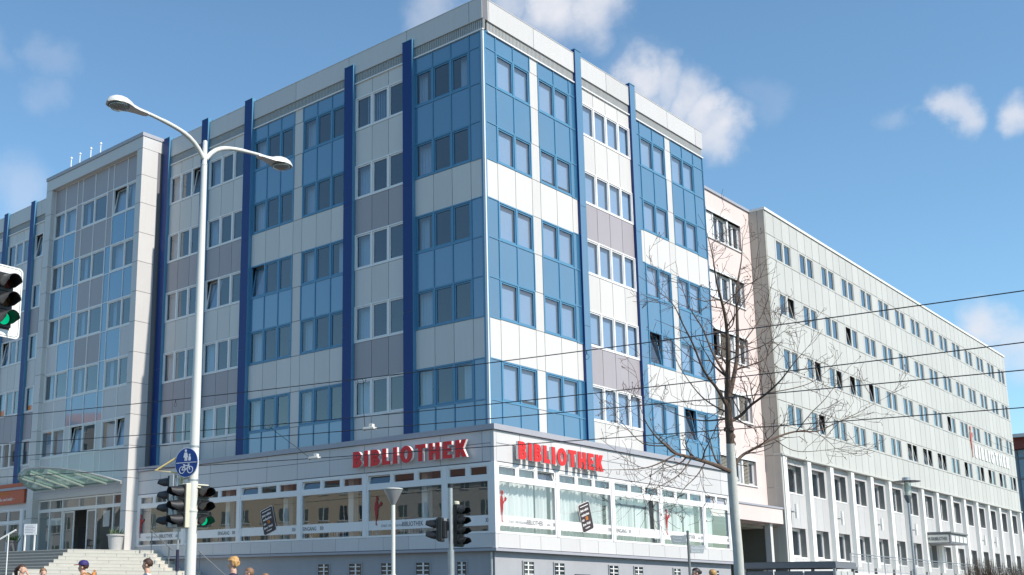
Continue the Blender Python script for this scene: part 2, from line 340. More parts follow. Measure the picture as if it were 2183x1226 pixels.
def facade(fr, parent, groups, narrow, tilts, curt, rng):
    done = set()
    """groups: (boundaries, 'blue'|'pale'); narrow: (u0, u1, 'blue'|'white')"""
    for gi, (us, kind) in enumerate(groups):
        for r, i in ROWS:
            cl = Clad(fr); cl.done = done
            z1, z0 = Z[i], Z[i+1]
            if r[0] == 'W':
                mt = 'blue_frame' if kind == 'blue' else 'white_frame'
                tl = tilts.get((gi, r), ())
                dr = []
                for j in range(len(us)-1):
                    if rng.random() < curt:
                        l, q = us[j], us[j+1]
                        # drapes gathered at the end of the room farther from the corner (left as seen) or across
                        dr.append((q-(q-l)*rng.uniform(.35, .75), q-.03) if fr is LF or fr[1][0] < 0 else (l+.03, l+(q-l)*rng.uniform(.2, .6)))
                    if j < len(us)-2 and rng.random() > .4: break
                bl = [(us[1], us[2]), (us[2], us[2]+.45)] if (fr is LF and gi == 1 and r == 'W1') else []
                if fr is LF: 
                    l, q = us[-2], us[-1]; dr = [(q-(q-l)*rng.uniform(.45, .85), q-.03)] if not bl else []
                    if rng.random() < .25: dr.append((us[0]+.02, us[0]+rng.uniform(.3, .8)))
                window(fr, us, z0, z1, mt, parent, tilt=tl, drape=dr, blinds=bl)
                if fr is RF:
                    wo = [o_ for o_ in parent.children][-1] if 0 else LASTW[0]; q = MB(fr)
                    for j in range(len(us)-1):
                        if j in tl: continue
                        q.box(us[j]+.06, us[j+1]-.06, -.17, -.16, z0+(.05 if rng.random() > .35 else rng.uniform(.1, .35)), z1-.03, 'pane_brightener')
                    q.build('pane_brightener', wo)  # added sheet that lightens the glass, sunlit facade only
            else:
                k = (BLUE if kind == 'blue' else PALE)[r]
                for a, c in zip(us, us[1:]): cl.cell(a, c, z0, z1, k, 'blue_frame' if k == 'blue_panel' else None)
                cl.build(parent)
    for a, c, kind in narrow:
        cl = Clad(fr); cl.done = done
        for r, i in ROWS:
            k = 'white_panel' if kind == 'white' or r in ('S2', 'S4') else 'blue_panel'
            cl.cell(a, c, Z[i+1], Z[i], k, 'blue_frame' if k == 'blue_panel' else None)
        cl.build(parent)
def parapet(fr, parent, u0, u1, joints, off=.06, top=25.93):
    b = MB(fr); us = [u0]+[j for j in joints if u0 < j < u1]+[u1]
    for a, c in zip(us, us[1:]): b.box(a+.012, c-.012, -.3, off, 24.98, top, 'parapet')
    b.box(u0, u1, -.32, off-.03, 24.99, top-.02, 'joint'); b.box(u0, u1, -.33, off+.015, top, top+.03, 'parapet')
    b.build('parapet', parent)
    v = MB(fr); v.box(u0, u1, -.12, -.03, 24.5, 24.98, 'vent_dark')
    u = u0
    while u < u1-.1: v.box(u+.012, u+.085, -.03, .0, 24.53, 24.975, 'vent'); u += .1
    v.box(u0, u1, -.03, .07, 24.46, 24.52, 'white_frame'); v.build('louvre_band', parent)
def fin(fr, parent, u0, u1, top, bot=7.7, n1=.17):
    if fr is RF: n1 = .12
    b = MB(fr); zs = [bot, 13.1, 18.6, top]
    for a, c in zip(zs, zs[1:]): b.box(u0, u1, -.1, n1, a+.008, c-.008, 'fin_blue_shaded' if fr is LF else 'blue_panel')  # same fins, shade painted in on the left facade, sunlight on the right
    b.box(u0+.02, u1-.02, -.09, n1-.012, bot, top-.02, 'joint')
    b.box(u0-.012, u0, -.05, n1+.012, bot, top, 'blue_frame') if fr is LF else b.box(u0-.012, u0, -.05, n1+.012, bot, top, 'fin_blue_shaded')  # edge strip: sunlit edge painted lighter, shaded edge painted darker
    b.box(u0-.012, u1+.012, -.1, n1+.02, top, top+.03, 'blue_frame')
    b.build('blue_fin', parent)
# ------------------------------------------------------------------ library
rng = random.Random(3)
lib = thing('library_building', 'blue, white and mauve panelled library block on the corner with white glazed ground floor', 'building', (0, 0, GROUND))
NM = {'blue_panel': 'blue_cladding', 'white_panel': 'white_cladding', 'mauve_panel': 'mauve_cladding', 'grey_panel': 'grey_cladding'}
LG = [([.70, 1.68, 2.68, 3.70], 'blue'), ([4.25, 5.23, 6.22, 7.25], 'pale'), ([7.84, 8.78, 9.77, 10.74], 'blue'), ([11.35, 12.32, 13.31, 14.36], 'blue'),
      ([14.97, 15.89, 16.86, 17.93], 'pale'), ([18.5, 19.37, 20.35, 21.32], 'pale')]
facade(LF, lib, LG, [(.14, .70, 'blue'), (10.74, 11.35, 'white')], {(5, 'W1'): (0,), (3, 'W3'): (2,), (4, 'W3'): (2,)}, .3, rng)
RG = [([.87, 2.09, 3.28], 'blue'), ([3.89, 5.12, 6.33], 'blue'), ([7.28, 8.35, 9.42, 10.49, 11.54], 'pale'), ([12.51, 13.74, 14.96], 'blue'), ([15.56, 16.77, 17.97], 'blue')]
facade(RF, lib, RG, [(.14, .87, 'blue'), (3.28, 3.89, 'white'), (6.33, 6.75, 'blue'), (12.06, 12.51, 'blue'), (14.96, 15.56, 'white'), (17.97, 18.99, 'blue')],
       {(3, 'W4'): (0,), (4, 'W5'): (0,)}, .15, rng)
parapet(LF, lib, -.06, 21.9, [.63, 4.1, 7.65, 11.25, 14.8, 18.35]); parapet(RF, lib, .31, 19.05, [.40, 3.6, 6.95, 9.5, 12.2, 15.3, 18.3])
for (a, c, t) in ((3.70, 4.25, 25.35), (7.27, 7.83, 25.4), (14.38, 14.96, 26.1), (17.95, 18.48, 26.15), (21.34, 21.86, 26.1)): fin(LF, lib, a, c, t)
for (a, c, t) in ((6.76, 7.26, 26.12), (11.56, 12.05, 26.12)): fin(RF, lib, a, c, t)
b = MB(); b.box(-.14, .025, -.025, .14, 7.7, 24.46, 'blue_frame'); b.box(-.05, .035, -.035, .05, 7.7, 24.45, 'white_frame'); b.box(.031, .045, -.045, -.031, 7.7, 24.46, 'blue_frame'); b.build('corner_post', lib)
b = MB(RF); b.box(18.99, 19.05, -.4, .03, 7.7, 24.46, 'blue_frame'); b.build('end_trim', lib)
# structure: roof, floors, inner walls
b = MB()
b.box(-22, -.1, .1, 19.05, 25.4, 25.5, 'roof_felt')
b.build('roof', lib)
b = MB()
for zf in (24.0, 20.7, 17.4, 14.1, 10.8, 7.55): b.box(-22, -.13, .13, 19.0, zf, zf+.3, 'interior')
b.box(-21.9, -4.6, 4.6, 4.8, GROUND, 24.0, 'interior'); b.box(-4.8, -4.6, 4.8, 18.9, GROUND, 24.0, 'interior')
for x in (-7.75, -14.9, -21.95): b.box(x-.06, x+.06, .14, 4.6, 7.85, 24.0, 'interior')
for y in (7.0, 11.9, 18.9): b.box(-4.6, -.14, y-.06, y+.06, 7.85, 24.0, 'interior')
b.box(-22, -4.8, 18.8, 19.0, GROUND, 25.4, 'white_panel'); b.box(-22.0, -21.8, .3, 18.8, GROUND, 25.4, 'white_panel')
b.build('inner_structure', lib)
# ---- podium
PN = .75
pod = MB(LF)
def podium(fr, parent, u1, pil, joints, first):
    b = MB(fr)
    b.box(first, u1, PN-.3, PN-.012, 6.42, 7.62, 'joint')
    for a, c in zip([first]+joints, joints+[u1]):
        b.box(a+.012, c-.012, PN-.28, PN, 6.46, 7.12, 'grey_panel'); b.box(a+.012, c-.012, PN-.28, PN, 7.145, 7.61, 'grey_panel')
    b.build('fascia', parent)
    b = MB(fr); b.box(first, u1, .60, PN+.1, 7.63, 7.84, 'coping'); b.box(.62 if fr is LF else .1, u1, .0, .60, 7.60, 7.70, 'roof_felt'); b.build('cornice', parent)
    b = MB(fr); js = []
    u = first
    b.box(first, u1, PN-.2, PN-.012, 3.25, 3.79, 'joint')
    while u < u1-.05:
        c = min(u+1.36, u1); b.box(u+.008, c-.008, PN-.18, PN, 3.27, 3.78, 'grey_panel'); u = c
    b.build('sill_panels', parent)
    b = MB(fr); b.box(first, u1, .5, PN+.05, 3.14, 3.24, 'coping'); b.build('drip_ledge', parent)
    b = MB(fr); b.box(-.4, u1, PN-.40, PN-.2, GROUND, 3.14, 'plinth'); b.build('plinth', parent)
    for p, wd in pil: b = MB(fr); b.box(p-wd/2, p+wd/2, PN-.2, PN+.02, 3.79, 6.42, 'white_frame'); b.build('window_pier', parent)
def shop_window(fr, a, c, nsm, parent, tilt=(), sheer=False):
    b = MB(fr); f = 'white_frame'; z = (3.79, 3.87, 5.72, 5.93, 6.31, 6.42); n0, n1 = PN-.12, PN-.01
    b.box(a, c, n0, n1, z[0], z[1], f); b.box(a, c, n0, n1, z[2], z[3], f); b.box(a, c, n0, n1, z[4], z[5], f)
    for p, q in ((a, a+.07), (c-.07, c)): b.box(p, q, n0, n1, z[1], z[2], f); b.box(p, q, n0, n1, z[3], z[4], f)
    wd = (c-a-.14)/nsm; p_ = MB(fr)
    for i in range(1, nsm): u = a+.07+wd*i; b.box(u-.08, u+.08, n0, n1, z[3], z[4], f)
    o = b.build('window', parent)
    G = lambda m, l, r, q0, q1, gl='shop_glass': m.add([(l, PN-.07, q0), (r, PN-.07, q0), (r, PN-.07, q1), (l, PN-.07, q1)], [(0, 1, 2, 3)], gl)
    G(p_, a+.07, c-.07, z[1], z[2])
    for i in range(nsm):
        l = a+.07+wd*i+(.08 if i else 0); r = a+.07+wd*(i+1)-(.08 if i < nsm-1 else 0)
        t = MB(fr); q0 = z[3]
        if i in tilt: t.warp = lambda P, q0=q0: (P[0], P[1]-(P[2]-q0)*.3+.02, P[2])
        for (x0, x1, y0, y1) in ((l, r, z[3], z[3]+.045), (l, r, z[4]-.045, z[4]), (l, l+.045, z[3]+.045, z[4]-.045), (r-.045, r, z[3]+.045, z[4]-.045)): t.box(x0, x1, PN-.1, PN-.03, y0, y1, f)
        if i in tilt: G(t, l+.045, r-.045, z[3]+.045, z[4]-.045); t.build('tilted_sash', o)
        else: t.build('sash', o); G(p_, l+.045, r-.045, z[3]+.045, z[4]-.045)
    p_.build('pane', o)
    d = MB(fr); d.box(a+.075, c-.075, PN-.062, PN-.05, 4.08, 4.46, 'white_frame'); d.build('printed_band', o)
    if sheer:
        d = MB(fr); m_ = int((c-a)/.03); pts = []
        for j in range(m_+1):
            u = a+.1+(c-a-.2)*j/m_; pts.append((u, PN-.45+.09*math.sin(u*26+5*noise.noise((u, 0, a)))*(.4+.6*abs(noise.noise((u*1.3, 3, 2)))*2)+.05*noise.noise((u*4, 1, 2))))
        segs = [(0, m_)] if sheer is True else sheer
        for s0, s1 in segs:
            s0 = int(s0); s1 = int(min(s1, m_))
            vs = [(u, q, 3.7) for u, q in pts[s0:s1+1]]+[(u, q, 6.4) for u, q in pts[s0:s1+1]]; k = s1-s0; gp = set(); q_ = rng.randint(8, 25)
            while q_ < k: gp |= set(range(q_, q_+rng.choice((1, 1, 2, 4)))); q_ += rng.randint(7, 34)
            d.add(vs, [(j, j+1, j+k+2, j+k+1) for j in range(k) if j not in gp], 'curtain')
        d.build('sheer_curtain', o)
    return o
podium(LF, lib, 22.0, [(1.63, .2), (5.86, .2), (9.82, .2), (13.93, .2), (18.1, .2), (21.93, .14)], [-.2, 1.83, 3.87, 5.9, 7.95, 9.98, 12.0, 14.05, 16.1, 18.1, 20.1], -.60)
podium(RF, lib, 18.35, [(3.34, .2), (7.47, .2), (11.5, .2), (15.55, .2), (18.2, .3)], [.9, 3.0, 5.1, 7.2, 9.3, 11.4, 13.5, 15.6, 17.4], -.60)
b = MB(); b.box(.60, .751, -.751, -.60, 3.25, 3.79, 'grey_panel'); b.box(.60, .751, -.751, -.60, 6.42, 7.62, 'grey_panel'); b.box(.60, .85, -.85, -.60, 7.63, 7.84, 'coping'); b.box(.60, .80, -.80, -.60, 3.14, 3.24, 'coping')
b.box(.40, .551, -.551, -.40, GROUND, 3.14, 'plinth'); b.box(.50, .77, -.77, -.50, 3.79, 6.42, 'white_frame'); b.build('podium_corner', lib)
for k, (a, c, m_, t) in enumerate([(-.49, 1.53, 2, ()), (1.73, 5.76, 3, (2,)), (5.96, 9.72, 3, (2,)), (9.92, 13.83, 3, (2,)), (14.03, 18.0, 3, ()), (18.2, 21.86, 3, ())]): shop_window(LF, a, c, m_, lib, t)
for k, (a, c, m_, t, s) in enumerate([(-.58, 3.24, 3, (2,), True), (3.44, 7.37, 3, (), True), (7.57, 11.4, 3, (), True), (11.6, 15.45, 3, (), True), (15.65, 18.05, 2, (0, 1), [(0, 48)])]): shop_window(RF, a, c, m_, lib, t, s)
b = MB(); b.box(-22, .4, -.4, 0.1, 3.4, 3.6, 'interior_dark'); b.box(.0, .4, .1, 18.3, 3.4, 3.6, 'interior_dark')
b.box(-22, .4, -.45, .12, 6.5, 6.6, 'interior_dark'); b.box(.12, .4, .12, 18.3, 6.5, 6.6, 'interior'); b.box(-21.9, .0, 3.0, 3.1, 3.6, 6.5, 'interior_dark')
b.box(-2.6, -2.5, 3.2, 18.2, 3.6, 6.5, 'interior_dark')
for x in (-3.2, -7.3, -11.4, -15.5, -19.6): b.box(x-.15, x+.15, -.1, .2, 3.6, 6.5, 'white_frame')
for y in (3.3, 7.5, 11.5, 15.5): b.box(-.3, 0, y-.15, y+.15, 3.6, 6.5, 'white_frame')
b.build('ground_floor_interior', lib)
# bookshelves with coloured spines inside the shaded side
b = MB(LF); rr = random.Random(5)
for mt in ('paper', 'decal_red', 'poster_orange', 'ink_grey', 'leaf', 'sign_blue'): MT[mt]
for u0 in (2.2, 6.4, 10.3, 14.5):
    for zz in (3.62, 3.98, 4.34):
        b.box(u0, u0+3.1, -.9, -.6, zz, zz+.03, 'lamp_white'); u = u0+.05
        while u < u0+3.0:
            wd = rr.uniform(.03, .08); b.box(u, u+wd-.005, -.85, -.62, zz+.032, zz+rr.uniform(.2, .3), rr.choice(['paper', 'paper', 'decal_red', 'poster_orange', 'ink_grey', 'leaf', 'sign_blue', 'cream'])); u += wd
b.build('bookshelves', lib)
# basement windows with white bars
def cellar(fr, a, c, top, h=.95):
    n = PN-.2; b = MB(fr); b.box(a, c, n+.004, n+.012, top-h, top, 'dark_glass')
    for p, q, r, s in ((a-.04, a, top-h, top), (c, c+.04, top-h, top), (a-.04, c+.04, top, top+.04), (a-.04, c+.04, top-h-.06, top-h)): b.box(p, q, n-.02, n+.05, r, s, 'plinth')
    u = a+(c-a)*.42; b.box(u, u+.07, n+.02, n+.045, top-h, top, 'white_frame')
    z = top-.14
    while z > top-h+.05: b.box(a+.05, c-.05, n+.046, n+.06, z, z+.035, 'white_frame'); z -= .17
    b.build('cellar_window', lib)
for a, c in ((.75, 1.2), (2.55, 3.25), (4.5, 5.1), (6.21, 6.9), (8.09, 8.75)): cellar(LF, a, c, 2.76)
for a, c in ((1.16, 1.84), (3.22, 3.91), (7.23, 7.93), (9.24, 9.94), (12.63, 13.25), (16.42, 16.98)): cellar(RF, a, c, 2.8)
b = MB(RF); b.box(4.67, 5.77, PN-.2, PN-.15, GROUND, 2.4, 'ink'); b.build('cellar_door', lib)
b = MB(LF); b.tube([(-.45, PN-.13, GROUND), (-.45, PN-.13, 3.1)], .04, 'galv', 8); b.build('downpipe', lib)
# printed words, arrows and the red reader silhouettes on the window band
def decal_text(fr, body, u, z, size, mt='ink', sx=1.):
    return text_mesh(body, size, mt, fr, u, PN-.046, z, .003, 'band_lettering', lib, sx=sx)
def reader(fr, u, z, h):
    sg = fr[3]; s = h/1.0
    P = [(.0,0),(.10,.0),(.085,.02),(.05,.03),(.045,.2),(.07,.36),(.085,.5),(.075,.64),(.10,.60),(.16,.66),(.14,.69),(.20,.76),(.27,.70),(.25,.66),(.155,.585),(.10,.56)]
    body = [(.02,0),(.1,0),(.09,.02),(.055,.03),(.06,.2),(.09,.36),(.10,.52),(.165,.62),(.2,.61),(.25,.7),(.2,.76),(.145,.69),(.16,.67),(.10,.6),(.085,.73),(.06,.77),(.1,.82),(.105,.88),(.08,.93),(.05,.935),(.02,.9),(.02,.84),(.035,.79),(.0,.75),(-.02,.66),(-.02,.5),(.0,.36),(.02,.2)]
    b = MB(fr); b.prism([(u+sg*x*s*1.3, z+y*s*1.06) for x, y in body], PN-.048, PN-.044, 'decal_red'); b.build('reader_silhouette', lib)
reader(LF, 5.33, 4.28, 1.18); reader(LF, 21.8, 4.25, 1.2); reader(RF, -.33, 4.22, 1.18); reader(RF, 11.95, 4.27, 1.17)
def band_name(fr, u):
    sg = fr[3]; decal_text(fr, 'STADT- UND REGIONAL', u, 4.20, .135, 'ink_grey', .8); decal_text(fr, 'BIBLIOTHEK', u+sg*1.13, 4.19, .26, 'ink', .78); decal_text(fr, 'GERA', u+sg*2.45, 4.2, .135, 'ink_grey', .8)
band_name(LF, 5.0); band_name(LF, 21.2); band_name(RF, .15); band_name(RF, 12.4)
for fr, u in ((LF, 9.62), (LF, 15.45), (RF, 7.7)): decal_text(fr, 'EINGANG', u, 4.19, .24, 'ink', .8)
for fr, u in ((LF, 8.55), (LF, 14.4), (LF, 10.3), (LF, -.27), (LF, 2.15), (LF, 18.65), (RF, 3.02), (RF, 7.08), (RF, 8.7), (RF, 15.15), (RF, 17.8)):
    sg = fr[3]; b = MB(fr)
    for i in range(3):
        q = u+sg*i*.075; b.prism([(q, 4.2), (q+sg*.03, 4.2), (q+sg*.065, 4.275), (q+sg*.03, 4.35), (q, 4.35), (q+sg*.035, 4.275)], PN-.048, PN-.044, 'ink')
    b.build('band_arrows', lib)
def poster(fr, uc, zc, name_label):
    sg = fr[3]; t = R(17) if fr is RF else R(17); t = R(17); ct, st = math.cos(t), math.sin(t)
    Wd, H = .82, 1.12
    def Q(x, y): return (uc+sg*(x*ct-y*st*1.0), zc+x*st+y*ct)
    b = MB(fr); c = .05
    o_ = [(-Wd/2+c,-H/2),(Wd/2-c,-H/2),(Wd/2,-H/2+c),(Wd/2,H/2-c),(Wd/2-c,H/2),(-Wd/2+c,H/2),(-Wd/2,H/2-c),(-Wd/2,-H/2+c)]
    b.prism([Q(x*1.05, y*1.04) for x, y in o_], PN-.043, PN-.038, 'paper'); b.prism([Q(x, y) for x, y in o_], PN-.037, PN-.03, 'poster_dark')
    o = b.build('window_poster'); tag(o, name_label, 'poster')
    b = MB(fr); b.prism([Q(x, y) for x, y in ((-.3, .44), (.3, .44), (.3, .47), (-.3, .47))], PN-.029, PN-.027, 'paper'); b.build('poster_rule', o)
    for txt, y, x, s, m_ in (('Jetzt selbst', .25, -.34, .15, 'paper'), ('verbuchen', .06, -.32, .15, 'paper'), ('am', -.13, -.33, .15, 'paper'), ('SB', -.13, -.06, .2, 'poster_orange'), ('Ihrer Wahl', -.32, -.34, .14, 'paper'), ('www.gera.de', -.45, -.2, .07, 'paper')):
        a = Q(x, y); text_mesh(txt, s, m_, fr, a[0], PN-.028, a[1], .003, 'poster_lettering', o, bold=.004, sx=.92, tilt=t)
poster(LF, 11.88, 4.73, 'tilted dark poster stuck in the shaded window beside the lamp pole')
poster(RF, 5.4, 4.71, 'tilted dark poster stuck in the sunlit curtained window')
# small white floodlight-like junction on the roof: pyramid rooflight
b = MB(); c = (-9.3, .9); b.add([(c[0]-.35, c[1]-.35, 25.5), (c[0]+.35, c[1]-.35, 25.5), (c[0]+.35, c[1]+.35, 25.5), (c[0]-.35, c[1]+.35, 25.5), (c[0], c[1], 26.62)], [(0, 3, 2, 1), (0, 1, 4), (1, 2, 4), (2, 3, 4), (3, 0, 4)], 'cream')
b.build('rooflight', lib)
# ---- red letters
GL = {  # strokes as outlines on a 1.0-high body, (width, [polygons], [holes handled by segments])
 'I': (.26, [[(0,0),(.26,0),(.26,1),(0,1)]]),
 'L': (.52, [[(0,0),(.52,0),(.52,.22),(.26,.22),(.26,1),(0,1)]]),
 'T': (.66, [[(.2,0),(.46,0),(.46,.78),(.66,.78),(.66,1),(0,1),(0,.78),(.2,.78)]]),
 'H': (.68, [[(0,0),(.25,0),(.25,.39),(.43,.39),(.43,0),(.68,0),(.68,1),(.43,1),(.43,.61),(.25,.61),(.25,1),(0,1)]]),
 'E': (.54, [[(0,0),(.54,0),(.54,.21),(.25,.21),(.25,.4),(.48,.4),(.48,.6),(.25,.6),(.25,.79),(.53,.79),(.53,1),(0,1)]]),
 'K': (.66, [[(0,0),(.25,0),(.25,.4),(.41,0),(.68,0),(.46,.52),(.66,1),(.39,1),(.25,.62),(.25,1),(0,1)]]),
}
def arcp(cx, cy, rx, ry, a0, a1, k): return [(cx+rx*math.cos(R(a0+(a1-a0)*i/k)), cy+ry*math.sin(R(a0+(a1-a0)*i/k))) for i in range(k+1)]
def letter(fr, ch, u, z, h, n0, n1, parent, LX=1.2, ME='letter_edge', MF='letter_red'):
    sg = fr[3]; b = MB(fr); d = n1-.035
    def ring(outer, inner):
        k = len(outer); A = [(u+sg*x*h*LX, z+y*h) for x, y in outer]; B = [(u+sg*x*h*LX, z+y*h) for x, y in inner]
        for (m0, m1, mt) in ((n0, d, ME), (d, n1, MF)):
            vs = [(p[0], m0, p[1]) for p in A]+[(p[0], m1, p[1]) for p in A]+[(p[0], m0, p[1]) for p in B]+[(p[0], m1, p[1]) for p in B]
            fs = []
            for i in range(k):
                j = (i+1) % k; fs += [(i, j, j+k, i+k), (2*k+i, 3*k+i, 3*k+j, 2*k+j), (i+k, j+k, j+3*k, i+3*k), (i, i+2*k, j+2*k, j)]
            b.add(vs, fs, mt)
    def solid(pts):
        A = [(u+sg*x*h*LX, z+y*h) for x, y in pts]; b.prism(A, n0, d, ME); b.prism(A, d+.001, n1, MF)
    if ch == 'O': wd = .78; ring(arcp(.39, .5, .39, .52, 0, 350, 35), arcp(.39, .5, .14, .29, 0, 350, 35))
    elif ch == 'B':
        wd = .58
        ring([(0, 1), (.0, .5)]+[(.3, .5)]+arcp(.32, .735, .24, .265, -60, 90, 9), [(.24, .8), (.24, .62), (.26, .62)]+arcp(.27, .71, .06, .09, -80, 90, 9))
        ring([(0, .498), (.0, 0)]+[(.12, 0)]+arcp(.32, .275, .28, .275, -90, 75, 9), [(.24, .38), (.24, .2), (.25, .2)]+arcp(.27, .29, .08, .09, -90, 85, 9))
    else:
        wd, polys = GL[ch]
        for p in polys: solid(p)
    b.build('letter', parent); return wd
LX = 1.2
def red_sign(fr, u, z, h, span, label, rz):
    s = thing('library_sign', label, 'sign', (0, 0, 0), 0, None)
    W_ = {'I': .26, 'L': .52, 'T': .66, 'H': .68, 'E': .54, 'K': .66, 'O': .78, 'B': .58}; word = 'BIBLIOTHEK'; W_ = {k_: v_*LX for k_, v_ in W_.items()}
    tot = sum(W_[c]*h for c in word); gap = (span-tot)/(len(word)-1); sg = fr[3]; q = u
    for c in word: letter(fr, c, q, z, h, PN+.16, PN+.3, s); q += sg*(W_[c]*h+gap)
    b = MB(fr)
    for i in range(6): uu = u+sg*(span*(i+.5)/6); b.box(uu-.02, uu+.02, PN, PN+.17, z+h*.5, z+h*.5+.04, 'galv')
    b.build('bracket', s)
    return s
red_sign(LF, 6.28, 6.66, .66, 5.95, 'red BIBLIOTHEK letters on the shaded grey fascia left of the corner', 0)
red_sign(RF, .42, 6.6, .68, 5.9, 'red BIBLIOTHEK letters on the sunlit white fascia right of the corner', 0)
# ------------------------------------------------------------------ entrance tower
tow = thing('entrance_tower', 'projecting grey framed stair tower with blue and mauve glazing above the entrance doors', 'building', (-27, -1, GROUND))
b = MB(LF); b2 = MB(LF)
zj = [3.3, 5.6, 7.3, 8.97, 10.61, 12.28, 13.93, 15.58, 17.23, 18.88, 20.49, 22.17, 23.77, 25.3]
b.box(22.03, 22.48, .02, 1.42, 3.3, 25.3, 'joint'); b2.box(31.37, 31.97, .02, 1.42, 3.3, 25.3, 'joint')
for a, c in zip(zj, zj[1:]):
    b.box(22.0, 22.5, .42, 1.45, a+.012, c-.012, 'parapet'); b.box(22.06, 22.5, .0, .4, a+.012, c-.012, 'parapet'); b2.box(31.35, 32.0, .0, 1.45, a+.012, c-.012, 'parapet')
b.build('pillar', tow); b2.build('pillar', tow)
b = MB(LF); b.box(22.0, 32.0, .0, 1.45, 25.31, 25.98, 'parapet'); b.box(21.96, 32.04, -.1, 1.5, 25.99, 26.2, 'coping'); b.build('lintel', tow)
b = MB(); b.box(-32, -22, .05, 12, 25.6, 25.9, 'roof_felt'); b.box(-32, -22, 11.8, 12, GROUND, 25.6, 'white_panel')
for zf in (24.0, 20.7, 17.4, 14.1, 10.8, 7.4): b.box(-31.9, -22.1, -1.0, 11.8, zf-.05, zf+.25, 'interior')
b.box(-31.9, -22.1, 4.0, 4.2, 7.4, 24, 'interior'); b.box(-31.36, -31.3, -1.0, 4, 7.4, 24, 'interior'); b.build('inner_structure', tow)
cl = Clad(LF, n=1.15); UC = [22.5, 23.75, 25.1, 25.68, 27.0, 28.3, 28.87, 30.15, 31.35]
# columns listed from the viewer's right to left
def trow(z0, z1, kinds):
    for (a, c, k) in zip(UC, UC[1:], kinds):
        if k == 'w': continue
        cl.cell(a, c, z0, z1, {'b': 'blue_panel', 'm': 'mauve_panel', 'g': 'grey_panel'}[k], 'white_frame')
PT = [('T', 'mmmmmmmm'), ('W', 'wwmwwmww'), ('S', 'bbmmmmbb'), ('W', 'wwbwwbww'), ('S', 'bbbmmbbb'), ('W', 'wwbwwbww'), ('S', 'gbbmmbbg'), ('W', 'wwbwwbww'), ('S', 'ggbbbbgg'), ('W', 'wwgwwgww'), ('S', 'gggggggg')]
ZT = [25.3]+Z[1:11]+[7.3]
for i, (r, ks) in enumerate(PT):
    trow(ZT[i+1], ZT[i], ks)
    if r == 'W':
        for gi, (p, q) in enumerate(((0, 2), (3, 5), (6, 8))):
            tl = {(1, 0): (1,), (9, 1): (1,), (9, 0): (0,)}.get((i, gi), ())
            us = UC[p:q+1]; rr_ = rng.random()
            dr = [(us[2]-(.9 if rr_ > .5 else .4), us[2]-.02)] + ([(us[1]-.6, us[1]-.02)] if rr_ > .7 else [])
            window(LF, us, ZT[i+1]+.03, ZT[i]-.03, 'white_frame', tow, tilt=tl, drape=dr, n=1.15, fw=.05, sash=.04)
cl.build(tow, NM)
# entrance doors
b = MB(LF); f = 'white_frame'; n0, n1 = .92, 1.02
b.box(22.5, 31.35, n0, n1+.1, 6.62, 7.28, 'parapet')
for u in (22.5, 23.78, 25.4, 28.78, 30.1, 31.29): b.box(u, u+.08, n0, n1, 3.5, 6.62, f)
b.box(22.5, 31.35, n0+.01, n1-.01, 5.9, 6.08, f); b.box(22.5, 31.35, n0+.01, n1+.005, 6.52, 6.6, f)
b.build('entrance_frame', tow)
b = MB(LF); b.box(25.48, 26.45, n0-.06, n0-.02, 3.5, 5.9, 'shop_glass'); 
for (l, r) in ((25.48, 26.45), (27.72, 28.78)):
    d = MB(LF)
    for p, q, s, t in ((l, l+.07, 3.5, 5.88), (r-.07, r, 3.5, 5.88), (l+.07, r-.07, 3.5, 3.62), (l+.07, r-.07, 5.8, 5.88)): d.box(p, q, n0-.05, n0, s, t, f)
    o = d.build('sliding_door', tow); p = MB(LF); p.add([(l+.07, n0-.02, 3.62), (r-.07, n0-.02, 3.62), (r-.07, n0-.02, 5.8), (l+.07, n0-.02, 5.8)], [(0, 1, 2, 3)], 'shop_glass'); p.build('pane', o)
p = MB(LF)
for l, r, a, c in ((22.58, 23.78, 3.5, 5.9), (23.86, 25.4, 3.5, 5.9), (28.86, 30.1, 3.5, 5.9), (30.18, 31.29, 3.5, 5.9), (22.58, 23.78, 6.08, 6.52), (23.86, 25.4, 6.08, 6.52), (25.48, 27.1, 6.08, 6.52), (27.15, 28.78, 6.08, 6.52), (28.86, 30.1, 6.08, 6.52), (30.18, 31.29, 6.08, 6.52)):
    p.add([(l, .97, a), (r, .97, a), (r, .97, c), (l, .97, c)], [(0, 1, 2, 3)], 'shop_glass')
p.build('entrance_glazing', tow)
b = MB(LF); b.box(27.1, 27.15, n0, n1, 6.08, 6.52, f); b.box(22.5, 31.3, -3.2, -3.1, 3.5, 7.2, 'beige_side'); b.box(22.2, 31.6, -3.2, .9, 3.2, 3.5, 'interior_dark'); b.box(22.2, 31.6, -3.2, .9, 7.2, 7.3, 'interior')
b.box(24.4, 25.4, -1.4, -.9, 3.5, 4.6, 'interior_dark'); b.box(29.2, 30.6, -1.6, -1.2, 3.5, 5.2, 'interior_dark'); b.build('lobby', tow)
b = MB(LF); b.box(29.0, 30.5, .94, .96, 5.15, 5.55, 'paper'); b.box(24.2, 24.8, .94, .96, 4.9, 5.75, 'paper'); b.build('door_notices', tow)
# roof rods
for x in (-30.3, -29.33, -28.15, -27.11):
    o = MB(); o.tube([(x, -.9, 26.1), (x, -.9, 27.15)], .03, 'board_white', 6); o.lathe((x, -.9, 27.15), [(.02, 0), (.07, .02), (.07, .1), (.02, .14)], 'board_white', 10); o.build('roof_rod', tow)
